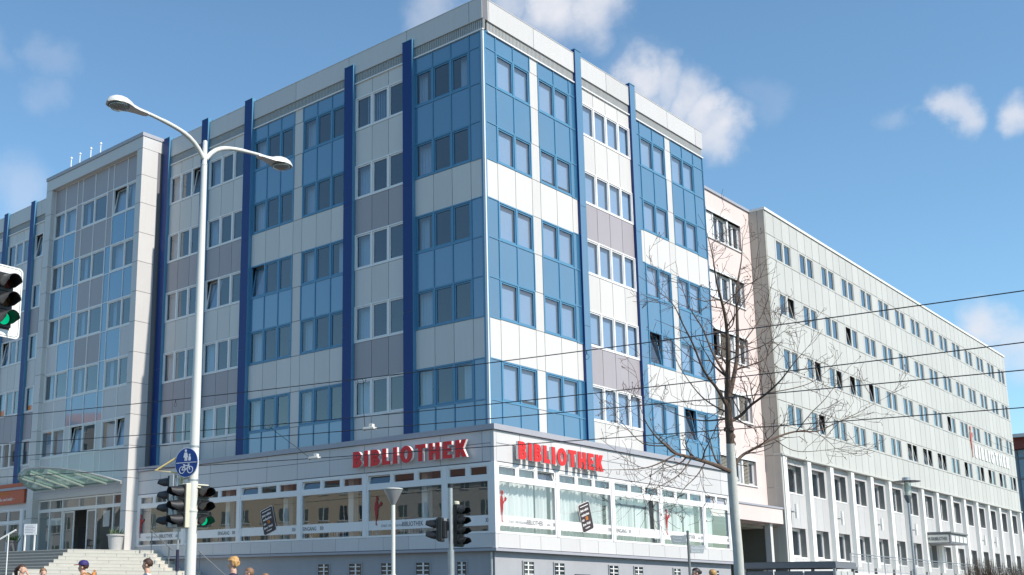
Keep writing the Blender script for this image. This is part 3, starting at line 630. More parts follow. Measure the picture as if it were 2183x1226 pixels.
# canopy
b = MB(); out_ = [(-31.0, -1.5), (-30.76, -2.42), (-30.2, -3.05), (-29.32, -3.51), (-27.95, -3.93), (-26.48, -3.87), (-25.05, -3.5), (-24.19, -3.12), (-23.49, -2.64), (-22.9, -2.1), (-22.4, -1.5)]
zf = lambda y: 7.1+.35*(-1.45-y)
k = len(out_); b.add([(x, y, zf(y)) for x, y in out_]+[(x, y, zf(y)+.03) for x, y in out_], [tuple(range(k)), tuple(range(2*k-1, k-1, -1))]+[(i, i+k, (i+1) % k+k, (i+1) % k) for i in range(k)], 'canopy_glass')
cn = thing('entrance_canopy', 'leaf shaped glass canopy on white arms above the entrance doors', 'canopy', (-27, -1.5, 7))
b.build('glass_roof', cn)
b = MB(); b.tube([(x, y, zf(y)-.03) for x, y in out_], .045, 'galv', 6); b.build('rim', cn)
b = MB(); b.tube([(-28.3+1.3*math.cos(t), -2.0-.75*math.sin(t)*1.2, zf(-2.0-.75*math.sin(t)*1.2)-.03) for t in [math.pi*i/12 for i in range(13)]], .03, 'galv', 6); b.build('inner_ring', cn)
for (x0, y0, x1, y1) in ((-29.7, -3.1, -28.7, -1.5), (-26.6, -3.4, -25.8, -1.5), (-28.2, -3.5, -27.2, -1.5), (-24.6, -3.0, -23.6, -1.5)):
    b = MB(); b.tube([(x0, y0, zf(y0)-.07), (x1, y1, zf(y1)-.09)], .05, 'lamp_white', 6); b.build('arm', cn)
b = MB(); b.box(-31.1, -22.4, -1.6, -1.46, 6.98, 7.1, 'galv'); b.build('wall_beam', cn)
# ------------------------------------------------------------------ left wing
wing = thing('office_wing', 'wing with blue fins beyond the entrance tower at the left edge', 'building', (-40, 5, GROUND))
WG = [([32.6, 33.6, 34.62, 35.6], 'pale'), ([36.17, 37.08, 38.02, 39.05], 'pale'), ([39.65, 40.6, 41.6, 42.6], 'pale'), ([43.2, 44.2, 45.2, 46.2], 'pale')]
facade(LF, wing, WG, [(32.0, 32.6, 'white')], {(0, 'W1'): (2,), (1, 'W3'): (2,), (2, 'W2'): (1,), (2, 'W4'): (0,)}, .3, rng)
parapet(LF, wing, 32.0, 47, [35.0, 38.6, 42.2, 45.8])
for a, c in ((35.62, 36.13), (39.08, 39.6), (42.65, 43.16)): fin(LF, wing, a, c, 26.05)
b = MB(); b.box(-47, -32, .1, 14, 25.4, 25.5, 'roof_felt'); b.box(-47, -46.8, 0.1, 14, GROUND, 25.4, 'white_panel'); b.box(-47, -32, 13.8, 14, GROUND, 25.4, 'white_panel'); b.build('roof', wing)
b = MB()
for zf_ in (24.0, 20.7, 17.4, 14.1, 10.8, 7.55): b.box(-46.8, -32, .13, 13.7, zf_, zf_+.3, 'interior')
b.box(-46.8, -32, 4.2, 4.4, GROUND, 24, 'interior'); b.build('inner_structure', wing)
b = MB(LF); b.box(32.0, 47, -.1, .25, 7.55, 7.7, 'coping'); b.box(32.0, 47, -.2, .0, 6.4, 7.55, 'grey_panel'); b.box(32, 47, -.3, .0, GROUND, 3.6, 'plinth')
for u in (32.0, 34.9, 38.2, 41.5, 44.8): b.box(u, u+.3, -.15, .04, 3.6, 6.4, 'white_frame')
b.build('ground_floor_wall', wing)
for u in (32.3, 35.2, 38.5, 41.8): window(LF, [u, u+1.5, u+3.0 if u > 33 else u+2.6], 5.6, 6.4, 'white_frame', wing, gl='shop_glass'); window(LF, [u, u+1.5, u+3.0 if u > 33 else u+2.6], 3.6, 5.6, 'white_frame', wing, gl='shop_glass')
b = MB(LF); b.box(34.62, 40.2, .05, .18, 6.72, 7.95, 'sign_orange'); o = b.build('shop_sign'); tag(o, 'orange shop sign with faint lettering left of the entrance', 'sign')
text_mesh('Kantartgenossen', .42, 'house_orange', LF, 39.2, .185, 7.28, .01, 'lettering', o, sx=.98); text_mesh('kaffee und mehr –', .3, 'paper', LF, 37.95, .185, 6.93, .01, 'lettering', o, shear=.3)
# ------------------------------------------------------------------ platform and steps
c0 = Vector((-22.5, -4.4)); e0 = Vector((-20.0, -1.2)); ed = (e0-c0).normalized(); nd = Vector((ed.y, -ed.x))
st = thing('entrance_steps', 'wide pale stone flight of steps climbing to the library entrance', 'steps', (-22, -6, GROUND))
A = c0.copy(); B = e0.copy(); tot = 18; z = 3.57; b = MB(); j_ = MB()
for k in range(tot):
    lo = z-.174 if k < tot-1 else GROUND
    lo = max(lo, GROUND)
    yA = A.y; poly = [(A.x, A.y), (B.x, B.y), (B.x, -.56), (-50, -.56), (-50, yA)] if k > 0 else [(A.x, A.y), (B.x, B.y), (-20.0, -.7), (-22.02, -.7), (-22.02, .0), (-50, .0), (-50, yA)]
    i0 = len(b.f); b.slab(poly, lo, z-.035, 'step_stone')
    for f_ in range(i0, len(b.f)):
        ys = [b.v[v_][1] for v_ in b.f[f_]]
        if len(b.f[f_]) == 4 and max(ys)-min(ys) < .001 and abs(ys[0]-yA) < .001: b.mi[f_] = b.m('step_side_shade')
    pc = Vector((-30, -1)); b.slab([(px__+nd.x*.008, py__+nd.y*.008) if n_ < 2 else (px__, py__-(.02 if n_ == len(poly)-1 else 0)) for n_, (px__, py__) in enumerate(poly)], z-.035, z, 'step_stone')
    # block joints on the riser
    L = (B-A).length; u = (k*.77) % 1.5+.3
    while u < L-.1:
        p = A+ed*u; q = p+nd*.004; j_.slab([(p.x-ed.x*.008, p.y-ed.y*.008), (q.x-ed.x*.008, q.y-ed.y*.008), (q.x+ed.x*.008, q.y+ed.y*.008), (p.x+ed.x*.008, p.y+ed.y*.008)], lo+.01, z-.01, 'ink_grey'); u += 1.5
    z = lo
    if z <= GROUND: break
    t, ea, eb = (.33, .17, .12) if k != 5 else (1.35, 1.0, .75)
    A = A+nd*t-ed*ea; B = B+nd*t+ed*eb
o_ = len(b.v); b.v += j_.v
for f_, m_ in zip(j_.f, j_.mi): b.f.append([o_+q for q in f_]); b.mi.append(b.m('ink_grey'))
b.build('treads', st)
# handrail down the right end
b = MB(); hr = [(-19.55, -1.6, 4.52), (-17.7, -1.6, 3.50), (-15.6, -1.6, 3.42-.05), (-13.7, -1.6, 2.3), (-11.6, -1.6, 1.4)]
rail = thing('stair_handrail', 'slanting grey metal handrail on posts at the right end of the steps', 'handrail', hr[1])
b.tube(hr[:2], .028, 'galv_dark', 8); b.build('rail', rail); b = MB(); b.tube([(-15.7, -1.6, 3.42), hr[3], hr[4]], .028, 'galv_dark', 8); b.build('rail', rail)
for x, z0, z1 in ((-19.45, 3.4, 4.45), (-18.0, 2.7, 3.66), (-15.6, 1.9, 3.36), (-12.2, GROUND, 1.6)):
    q = MB(); q.tube([(x, -1.6, z0), (x, -1.6, z1)], .022, 'galv_dark', 8); q.build('post', rail)
rail2 = thing('white_handrail', 'white sloping handrail at the left edge of the steps', 'handrail', (-28, -6, 3.5))
b = MB(); b.tube([(-18.6, -9.4, 4.13), (-20.2, -10.6, 3.0)], .04, 'board_white', 8); b.build('rail', rail2); b = MB(); b.tube([(-18.85, -9.6, GROUND), (-18.85, -9.6, 3.95)], .025, 'board_white', 8); b.build('post', rail2)
# ------------------------------------------------------------------ pink building
PF = ((-1.2, 19.06, 0), (0, 1, 0), (1, 0, 0), 1)
pk = thing('pink_building', 'pale pink rendered building recessed between the library and the long green-grey block', 'building', (-2, 23, GROUND))
b = MB(PF); rows = [(21.08, 22.62), (17.7, 19.2), (14.35, 15.85), (11.08, 12.5), (7.6, 8.95)]
zz = 5.5
for (a, c) in rows[::-1]:
    b.box(0, 8.2, -.35, 0, zz, a, 'pink_render'); b.box(0, 2.55, -.35, 0, a, c, 'pink_render'); b.box(6.75, 8.2, -.35, 0, a, c, 'pink_render'); zz = c
b.box(0, 8.2, -.35, 0, zz, 23.8, 'pink_render'); b.build('wall', pk)
b = MB(PF); b.box(-.0, 8.2, -9, .08, 23.8, 23.95, 'coping'); b.build('roof', pk)
b = MB(PF)
for zf_ in (5.5, 10.0, 13.3, 16.7, 20.0): b.box(0, 8.1, -8, -.4, zf_, zf_+.3, 'interior')
b.box(0, 8.1, -3, -2.8, 5.5, 23.8, 'interior'); b.build('inner_structure', pk)
for i, (a, c) in enumerate(rows):
    o = window(PF, [3.5, 4.25, 5.1], a, c, 'white_frame', pk, n=-.18, fw=.07)
    q = MB(PF); q.box(2.55, 6.75, -.2, .05, c, c+.16, 'white_frame'); q.box(2.5, 6.8, -.2, .07, a-.07, a, 'white_frame'); q.box(5.1, 5.28, -.2, -.05, a, c, 'white_frame'); q.box(3.36, 3.5, -.2, -.05, a, c, 'white_frame'); q.build('surround', o)
    window(PF, [5.28, 6.02, 6.75], a, c, 'white_frame', pk, n=-.18, fw=.07)
    q = MB(PF)
    if i >= 2:
        for l, r in ((2.56, 3.34), (5.3, 5.98)) if i > 2 else ((3.55, 4.6),):
            q = MB(PF)
            z = a+.04
            while z < c-.05: q.add([(l, -.02, z), (r, -.02, z), (r, -.09, z+.05), (l, -.09, z+.05)], [(0, 1, 2, 3)], 'beige_side'); z += .075
            q.box(l, r, -.14, -.12, a+.01, c-.01, 'beige_side'); q.build('louvred_shutter', o)
    else: q.box(2.56, 3.34, -.14, -.08, a, c, 'white_frame'); q.build('shutter', o)
b = MB(PF); b.box(-.7, 7.82, -.35, .85, 5.55, 6.36, 'pink_render'); b.box(-.7, 7.86, -.35, .9, 6.36, 6.46, 'coping'); b.build('porch_slab', pk)
b = MB(PF); b.box(6.55, 6.85, .35, .65, GROUND, 5.55, 'white_panel'); b.build('column', pk)
b = MB(PF); b.box(-.5, 8.1, -4, -3.8, GROUND, 5.5, 'beige_side'); b.box(3.2, 4.6, -3.79, -3.75, 1.9, 5.3, 'interior_dark'); b.box(-.6, 8.1, -4, -.35, 5.35, 5.5, 'beige_side'); b.build('passage_wall', pk)
b = MB(PF); b.box(5.6, 6.5, -3.74, -3.7, 2.2, 2.85, 'paper'); o = b.build('notice_board'); tag(o, 'small pale notice board on the passage wall under the pink porch', 'sign')
for zt_ in (2.35, 2.5, 2.65): q = MB(PF); q.box(5.75, 6.35, -3.699, -3.695, zt_, zt_+.05, 'ink_grey'); q.build('text_line', o)
# ------------------------------------------------------------------ long pale green block
th = R(1.5); GF = ((-.3, 27.05, 0), (-math.sin(th), math.cos(th), 0), (math.cos(th), math.sin(th), 0), 1)
gr = thing('long_office_block', 'long pale green-grey office block with paired windows receding to the right', 'building', (-5, 50, GROUND))
GL_ = 54.2; cl = Clad(GF, gap=.02); cs = 1.187; c1 = [.15+cs*i for i in range(46)]; c1 = [0]+[c for c in c1 if c < GL_-.05]+[GL_]
gz = []; tops = [22.30, 19.02, 15.74, 12.46]
zb = [9.5]
lev = []
hi = 23.8
for t in tops: lev.append((hi, t+.11, 's')); lev.append((t+.11, t-1.3, 'w')); hi = t-1.3
lev.append((hi, 9.5, 's'))
GT = {(1, 0): (1,), (1, 3): (0,), (2, 1): (1,), (2, 2): (1,), (2, 3): (0,), (2, 4): (0,), (2, 9): (0,), (3, 1): (1,), (3, 6): (0, 1), (3, 7): (0, 1), (3, 8): (0, 1), (3, 10): (0,), (3, 11): (1,), (3, 12): (0,), (3, 13): (0,), (3, 14): (1,)}
wi = 0
for z1, z0, kd in lev:
    for i, (a, c) in enumerate(zip(c1, c1[1:])):
        if kd == 's' or (i-1) % 3 == 0 or i == 0 or i == len(c1)-2 or i < 2: 
            if not (kd == 'w' and i >= 2 and (i-2) % 3 < 2 and (i-2)//3 < 15): cl.cell(a, c, z0, z1, 'pale_green', jt='pale_joint'); continue
    if kd == 'w':
        for k in range(15):
            a = 1.337+3*cs*k; w1, w2 = (a+.19, a+1.12), (a+cs+.17, a+cs+1.1); tl = GT.get((wi, k), ())
            b = MB(GF); zt, zb_ = z1-.11, z1-1.31
            b.box(a, a+2*cs, -.05, 0, z0+.01, zb_, 'pale_green'); b.box(a, a+2*cs, -.05, 0, zt, z1-.01, 'pale_green')
            for p, q in ((a+.01, w1[0]), (w1[1], w2[0]), (w2[1], a+2*cs-.01)): b.box(p, q, -.05, 0, zb_, zt, 'pale_green')
            wo = b.build('window', gr)
            f = MB(GF); pn = MB(GF)
            for j, (l, r) in enumerate((w1, w2)):
                t = MB(GF) if j in tl else f; 
                if j in tl: t.warp = lambda P, z=zb_: (P[0], P[1]-(P[2]-z)*.2, P[2])
                for p, q, r0, r1 in ((l, r, zb_, zb_+.05), (l, r, zt-.05, zt), (l, l+.05, zb_+.05, zt-.05), (r-.05, r, zb_+.05, zt-.05)): t.box(p, q, -.1, -.045, r0, r1, 'pale_green')
                (t if j in tl else pn).add([(l+.05, -.07, zb_+.05), (r-.05, -.07, zb_+.05), (r-.05, -.07, zt-.05), (l+.05, -.07, zt-.05)], [(0, 1, 2, 3)], 'window_glass')
                if j in tl: t.build('tilted_sash', wo)
            if f.v: f.build('sash', wo); pn.build('pane', wo)
        wi += 1
cl.build(gr, {'pale_green': 'cladding'})
b = MB(GF); b.box(-.03, GL_+.05, -.9, .07, 23.8, 23.95, 'pilaster'); b.box(0, GL_, -12, -.9, 23.6, 23.75, 'roof_felt'); b.build('roof', gr)
b = MB(GF)
b.box(-.02, .0, -.03, .02, 9.5, 23.8, 'cream'); b.build('corner_trim', gr)
b = MB(GF); zz = [3.3, 5.4, 7.6, 9.4, 11.2, 12.7, 14.4, 16.1, 17.7, 19.3, 20.95, 22.4, 23.8]
for a, c in zip(zz, zz[1:]): b.box(-.001, .12, -1.2, -.42, a+.01, c-.01, 'beige_side'); b.box(-.001, .12, -.4, -.055, a+.01, c-.01, 'beige_side')
b.box(.02, .12, -9, -.06, GROUND, 23.8, 'pale_joint'); b.box(GL_-.15, GL_, -12, -.1, GROUND, 23.8, 'beige_side'); b.box(0, GL_, -12, -11.8, GROUND, 23.6, 'beige_side'); b.build('end_wall', gr)
b = MB(GF)
for zf_ in (20.2, 16.9, 13.6, 10.3, 9.42, 6.3): b.box(.13, GL_-.16, -11.5, -.13 if zf_ > 9.6 else -.9, zf_, zf_+.25, 'interior')
b.box(.13, GL_-.16, -4.2, -4.0, 3, 23.6, 'interior'); b.build('inner_structure', gr)
b = MB(GF); b.box(-.05, GL_+.02, -.4, .12, 9.40, 9.5, 'pale_green'); b.build('ledge', gr)
for k in range(16): b = MB(GF); b.box(.17+3.55*k, .70+3.55*k, -.5, .05, 3.5, 9.39, 'pilaster'); b.build('pilaster', gr)
b = MB(GF); b.box(0, .16, -.5, .0, 3.3, 9.39, 'pale_green'); b.build('corner_pier', gr)
b = MB(GF)
for k in range(15):
    a = .70+3.55*k; c = a+3.02
    for z0, z1 in ((2.9, 3.82), (5.45, 7.4), (9.0, 9.39)): 
        w3 = (c-a)/3
        for j in range(3): b.box(a+w3*j+.008, a+w3*(j+1)-.008, -.4, -.2, z0+.008, z1-.008, 'lower_grey')
        b.box(a, c, -.42, -.215, z0, z1, 'joint')
    for z0, z1 in ((3.82, 5.45), (7.4, 9.0)):
        b.box(a, a+.3, -.42, -.2, z0, z1, 'lower_grey'); b.box(c-.4, c, -.42, -.2, z0, z1, 'lower_grey')
        b.box(a+.25, a+.3, -.75, -.421, z0, z1, 'lower_grey'); b.box(c-.4, c-.35, -.75, -.421, z0, z1, 'galv_dark'); b.box(c-.405, c-.4, -.42, -.2, z0+.02, z1, 'galv_dark'); b.box(a+.3, c-.4, -.7, -.18, z0-.05, z0+.02, 'white_frame')  # right-hand reveals darker than the left: shade put into their colour
        b.box(a+.3, c-.4, -.75, -.421, z1-.001, z1+.04, 'lower_grey')
b.build('lower_wall', gr)
for k in range(15):
    a = .70+3.55*k+.3; c = a+2.32
    for z0, z1 in ((3.84, 5.44), (7.42, 8.99)): window(GF, [a, (a+c)/2, c], z0, z1, 'white_frame', gr, n=-.55, fw=.06, tilt=((0,) if (k == 1 and z0 > 7) else ()))
for k in (0, 2, 4, 6, 7, 11, 12, 13):
    if k in (7, 13): continue
    u = 1.05+3.55*k; b = MB(GF); b.tube([(u+.32, .12, 5.95), (u+.32, .12, 6.75)], .085, 'board_white', 12); b.box(u-.1, u+.3, -.2, .14, 6.28, 6.34, 'galv'); o = b.build('wall_light', gr)
# far sign on the block
ws = thing('white_letter_sign', 'white BIBLIOTHEK letters near the far end of the long office block', 'sign', (-1, 70, 13)); q = 40.5
for ch in 'BIBLIOTHEK':
    wd = letter(GF, ch, q, 13.12, 1.04, .01, .06, ws, LX=1.25, ME='lamp_white', MF='board_white'); q += wd*1.04*1.25+.42
b = MB(GF); h = 2.75; bd = [(.02,0),(.1,0),(.055,.03),(.06,.2),(.09,.36),(.10,.52),(.165,.62),(.2,.61),(.25,.7),(.2,.76),(.145,.69),(.10,.6),(.085,.73),(.06,.77),(.1,.82),(.105,.88),(.08,.93),(.05,.935),(.02,.9),(.02,.84),(.035,.79),(.0,.75),(-.02,.66),(-.02,.5),(.0,.36),(.02,.2)]
b.prism([(39.6+x*h*1.1, 13.1+y*h) for x, y in bd], .04, .07, 'decal_faded'); tag(b.build('reader_emblem'), 'red reader silhouette beside the white letters on the long block', 'emblem')
# entrance canopy with lettering on the long block
ec = thing('side_entrance_canopy', 'small grey flat canopy with lettering over the side entrance of the long block', 'canopy', (0, 52, 5.8))
b = MB(GF); b.box(25.4, 29.6, -.2, 1.5, 5.5, 6.2, 'shed_grey'); b.box(25.3, 29.7, -.2, 1.6, 6.2, 6.3, 'galv_dark'); b.build('box', ec)
b = MB(GF)
b.box(25.36, 25.399, .0, 1.4, 5.56, 6.1, 'lamp_white'); b.build('side_panel', ec)
text_mesh('MUSIKBIBLIOTHEK', .34, 'ink', ((GF[0][0]-math.sin(th)*25.35, GF[0][1]+math.cos(th)*25.35, 0), GF[2], (-GF[1][0], -GF[1][1], 0), 1), .05, .0, 5.7, .01, 'lettering', ec, sx=.45)
for j in range(4): q = MB(GF); q.box(25.6+j, 26.4+j, 1.5, 1.53, 5.62, 6.05, 'lamp_white'); q.build('fascia_panel', ec)
# far buildings at the right edge
b = MB(); 
fb = thing('glass_office_building', 'distant office building with a reddish fascia and blue glass at the right edge', 'building', (-20, 150, GROUND))
b.box(-34, 0, 150, 175, 23.4, 25.0, 'brick_red'); b.box(-35, 1, 149, 176, 25.0, 25.5, 'white_panel'); b.build('roof', fb)
b = MB(); b.box(-33, -1, 151, 174, GROUND, 23.4, 'far_glass'); b.build('wall', fb)
b = MB()
for z in range(4, 23, 3): b.box(-33.2, -.9, 150.8, 151, z, z+.25, 'shed_grey'); b.box(-1, -.85, 151.01, 174, z, z+.25, 'shed_grey')
for y in range(152, 174, 3): b.box(-1, -.82, y, y+.2, GROUND, 23.3, 'shed_grey')
for x in range(-33, -1, 3): b.box(x, x+.2, 150.82, 151, GROUND, 23.3, 'shed_grey')
b.build('facade_grid', fb)
# ------------------------------------------------------------------ double street lamp
lx, ly = 8.83, -20.93
lamp = thing('street_lamp', 'tall white double-armed street lamp carrying traffic signals and a round blue sign', 'street lamp', (lx, ly, GROUND))
b = MB(); b.tube([(lx, ly, GROUND), (lx, ly, 3.0)], .105, 'lamp_white', 20); b.tube([(lx, ly, 3.0), (lx, ly, 3.04)], .115, 'lamp_white', 20)
b.tube([(lx, ly, 3.04), (lx, ly, 5.0), (lx, ly, 7.5)], [.095, .09, .075], 'lamp_white', 20); b.tube([(lx, ly, 7.5), (lx, ly, 9.92)], [.075, .058], 'lamp_white', 20)
b.tube([(lx, ly, 9.92), (lx, ly, 9.96), (lx, ly, 10.4)], [.064, .05, .046], 'lamp_white', 16); b.lathe((lx, ly, 10.4), [(.046, 0), (.04, .03), (.0, .05)], 'lamp_white', 16)
for z in (3.58, 4.22): b.tube([(lx, ly, z), (lx, ly, z+.03)], .1, 'galv', 20)
b.build('pole', lamp, smooth=True)
for s in (-1, 1):
    b = MB(); pts = []
    for t in [i/12 for i in range(13)]:
        y = ly+s*(.03+1.45*t); z = 10.05+.42*(1-math.exp(-t*5.2))+.10*t
        pts.append((lx, y, z))
    b.tube(pts, [.048]*5+[.042]*4+[.036]*4, 'lamp_white', 12); b.build('arm', lamp, smooth=True)
    # head: flattened cobra housing
    hz = pts[-1][2]-.03; prof = [(-.05, .055, .05), (.02, .085, .075), (.18, .095, .085), (.33, .125, .11), (.42, .17, .15), (.52, .205, .18), (.64, .215, .185), (.74, .19, .165), (.82, .14, .12), (.86, .06, .05), (.87, .02, .02)]
    b = MB(); vs = []; fs = []; k = 14
    for (d, wd, h) in prof:
        for j in range(k):
            a = math.pi*j/(k-1); vs.append((lx+wd*math.cos(a), ly+s*(1.45+d), hz-.02-d*.02+h*math.sin(a)))
    n_ = len(prof)
    for i in range(n_-1):
        for j in range(k-1): fs.append((i*k+j, i*k+j+1, (i+1)*k+j+1, (i+1)*k+j))
    for i in range(n_-1): fs.append((i*k, (i+1)*k, (i+1)*k+k-1, i*k+k-1))
    fs.append(tuple(range(k))); b.add(vs, fs, 'lamp_white'); ho = b.build('lamp_head', lamp, smooth=True)
    b = MB(); cy = ly+s*(1.45+.62); b.lathe((lx, cy, hz-.045), [(.19, 0), (.185, -.025), (.14, -.055), (.07, -.075), (.0, -.08)], 'lamp_bowl', 24); b.build('glass_bowl', ho, smooth=True)
    b = MB(); b.lathe((lx, cy, hz-.04), [(.2, 0), (.205, -.012), (.19, -.016), (.12, -.008), (.0, -.006)], 'galv_dark', 24); b.build('reflector', ho, smooth=True)
# ------------------------------------------------------------------ signals
def signal(name, label, c, yaw, k, pitch_=.30, board=False, lit=None, group=None, lenses=None, dia=.2, rim='cream'):
    """signal head facing direction yaw (0 = +x); c is the centre of its front"""
    t = thing(name, label, 'traffic light', c, 0, group); f = Vector((math.cos(yaw), math.sin(yaw), 0)); s = Vector((-math.sin(yaw), math.cos(yaw), 0))
    fr = ((c[0], c[1], c[2]), tuple(s), tuple(f)); H = k*pitch_; hw = dia*.69
    b = MB(fr); b.box(-hw, hw, -.14, -.03, -H/2-.02, H/2+.02, rim); b.box(-hw+.02, hw-.02, -.22, -.14, -H/2+.06, H/2-.06, rim); b.build('housing', t, bevel=.012)
    b = MB(fr)
    for i in range(k): z = H/2-pitch_*(i+.5); b.box(-hw+.005, hw-.005, -.03, .0, z-pitch_/2+.006, z+pitch_/2-.006, 'black_plastic')
    b.build('front_door', t)
    for i in range(k):
        z = H/2-pitch_*(i+.5); ln = (lenses or ['lens_red', 'lens_amber', 'lens_off', 'lens_off'])[i]
        if lit == i: ln = 'lens_green'
        b = MB(fr); b.lathe((0, .005, z), [(dia/2, 0), (dia/2*.8, .02), (0, .035)], ln, 18, axis=tuple(f)); lo = b.build('lens', t, smooth=True)
        b = MB(fr); vs = []; n = 16
        for (dd, q0, q1) in ((0, -50, 230), (.12, -38, 218), (.26, 2, 178)):
            for rr_ in (dia/2+.012, dia/2+.02):
                for j in range(n+1):
                    a = R(q0+(q1-q0)*j/n); vs.append((rr_*math.cos(a), dd, z+rr_*math.sin(a)-dd*.12))
        fs = []; m_ = n+1
        for L in range(2):
            for sh in range(2):
                o0 = (L*2+sh)*m_; o1 = ((L+1)*2+sh)*m_
                for j in range(n): fs.append((o0+j, o0+j+1, o1+j+1, o1+j))
        for j in range(n): o0 = 4*m_; fs.append((o0+j, o0+j+1, o0+m_+j+1, o0+m_+j))
        b.add(vs, fs, 'visor'); b.build('visor', t, smooth=True)
    if board:
        b = MB(fr); w2, h2, r = .30, H/2+.13, .07
        pts = []
        for cx_, cz_, a0 in ((w2-r, h2-r, 0), (-w2+r, h2-r, 90), (-w2+r, -h2+r, 180), (w2-r, -h2+r, 270)):
            pts += [(cx_+r*math.cos(R(a0+15*i)), cz_+r*math.sin(R(a0+15*i))) for i in range(7)]
        b.prism(pts, -.055, -.04, 'board_white'); 
        pp = [(x*(1-.025/w2), z*(1-.025/h2)) for x, z in pts]; kk = len(pp)
        for i in range(kk):
            (x0, z0), (x1, z1) = pp[i], pp[(i+1) % kk]
            if math.hypot(x1-x0, z1-z0) > 1e-4: b.tube([(x0, -.039, z0), (x1, -.039, z1)], .0035, 'ink', 4, cap=False)
        b.build('backboard', t)
    return t
GS = 'signals fixed to the tall lamp pole'
signal('traffic_light', 'signal with its green lamp lit on the right side of the tall lamp pole', (lx+.11, ly+.18, 3.11), R(-8), 3, .265, lit=2, group=GS, dia=.18)
signal('traffic_light', 'dark three lamp signal on the left side of the tall lamp pole', (lx-.09, ly-.20, 3.11), R(-97), 3, .265, group=GS, dia=.18)
signal('traffic_light', 'grey backed four hood signal behind the others on the tall lamp pole', (lx-.48, ly-.15, 3.21), R(195), 4, .243, group=GS, rim='galv', dia=.17)
for dz in (-.35, .35):
    b = MB(); b.box(lx+.02, lx+.1, ly+.02, ly+.12, 3.1+dz, 3.13+dz, 'cream'); b.build('signal_bracket', lamp)
    b = MB(); b.box(lx-.1, lx-.05, ly-.12, ly-.02, 3.1+dz, 3.13+dz, 'cream'); b.build('signal_bracket', lamp)
b = MB()
b.tube([(lx-.05, ly, 3.66), (lx-.3, ly-.1, 3.62)], .02, 'cream', 6); b.build('signal_bracket', lamp)
b = MB(); b.tube([(lx-.1, ly, 4.2), (lx-.63, ly-.42, 3.79), (lx-.28, ly-.06, 3.74)], .022, 'yellow_steel', 8); b.tube([(lx-.28, ly-.06, 3.76), (lx-.28, ly-.06, 2.9)], .026, 'yellow_steel', 8); b.build('signal_arm', lamp)
# shared path sign
sd_ = thing('path_sign', 'round blue sign with white walking pair over a bicycle on the tall lamp pole', 'sign', (lx, ly, 4.3)); ya = R(-78)
fS = (math.cos(ya), math.sin(ya), 0); sS = (-math.sin(ya), math.cos(ya), 0); SF = ((lx-.05+fS[0]*.12, ly+fS[1]*.12-.04, 3.92), sS, fS, 1)
b = MB(SF); b.lathe((0, 0, 0), [(.283, -.012), (.283, .0)], 'sign_white', 40, axis=fS); b.lathe((0, 0, 0), [(.271, -.001), (.271, .004)], 'sign_blue', 40, axis=fS); b.build('plate', sd_)
b = MB(SF); b.box(-.25, .25, .005, .008, -.008, .004, 'sign_white')
def dot(x, z, r): b.prism([(x+r*math.cos(R(a)), z+r*math.sin(R(a))) for a in range(0, 360, 30)], .005, .008, 'sign_white')
dot(-.02, .225, .026); b.prism([(-.05, .19), (.01, .19), (.035, .10), (.02, .09), (.02, .03), (.0, .03), (-.01, .09), (-.02, .03), (-.045, .03), (-.04, .09), (-.075, .10)], .005, .008, 'sign_white')
dot(.075, .14, .02); b.prism([(.055, .115), (.095, .115), (.11, .06), (.095, .03), (.08, .03), (.075, .06), (.07, .03), (.055, .03), (.05, .06)], .005, .008, 'sign_white')
for x in (-.10, .10):
    for i in range(20):
        a0, a1 = R(18*i), R(18*i+18); b.prism([(x+.07*math.cos(a0), -.14+.07*math.sin(a0)), (x+.07*math.cos(a1), -.14+.07*math.sin(a1)), (x+.056*math.cos(a1), -.14+.056*math.sin(a1)), (x+.056*math.cos(a0), -.14+.056*math.sin(a0))], .005, .008, 'sign_white')
def bar(x0, z0, x1, z1, w_=.008):
    d = Vector((x1-x0, z1-z0)).normalized()*w_; b.prism([(x0-d.y, z0+d.x), (x1-d.y, z1+d.x), (x1+d.y, z1-d.x), (x0+d.y, z0-d.x)], .0085, .0105, 'sign_white')
for s_ in ((-.10, -.14, -.05, -.055), (-.05, -.06, .06, -.06), (-.05, -.06, .0, -.14), (.0, -.14, .06, -.06), (.06, -.035, .10, -.14), (-.10, -.14, .0, -.14), (.04, -.03, .085, -.035), (-.075, -.04, -.03, -.04)): bar(*s_)
b.build('symbol', sd_)
b = MB(); b.tube([(lx, ly, 3.75), (lx-.03, ly-.1, 3.78)], .015, 'galv', 6); b.tube([(lx, ly, 4.08), (lx-.03, ly-.1, 4.08)], .015, 'galv', 6); b.build('clamp', sd_)
b = MB(); b.tube([(lx-.22, ly-.14, GROUND), (lx-.22, ly-.14, 3.0)], .018, 'galv', 8); b.tube([(lx-.22, ly-.14, 1.9), (lx-.22, ly-.14, 2.3)], .03, 'navy', 8); b.build('cable_pipe', lamp)
# overhead signal at the left edge
oh = signal('traffic_light', 'large white backed overhead signal showing green at the left edge', (11.1, -26.22, 5.65), R(3), 3, .27, board=True, lit=2, dia=.19, rim='black_plastic')
b = MB(); b.tube([(10.95, -26.2, 5.65), (10.85, -26.3, 5.65)], .03, 'lamp_white', 8); b.tube([(10.85, -26.3, 5.65), (10.9, -31.0, 5.7), (10.9, -32.2, 5.5)], [.05, .08, .1], 'lamp_white', 12); b.tube([(10.9, -32.2, GROUND), (10.9, -32.2, 5.6)], .12, 'lamp_white', 16)
ms = thing('signal_mast', 'white mast arm that holds the overhead signal at the left edge', 'mast', (10.9, -32.2, GROUND)); b.build('mast_arm', ms, smooth=True)
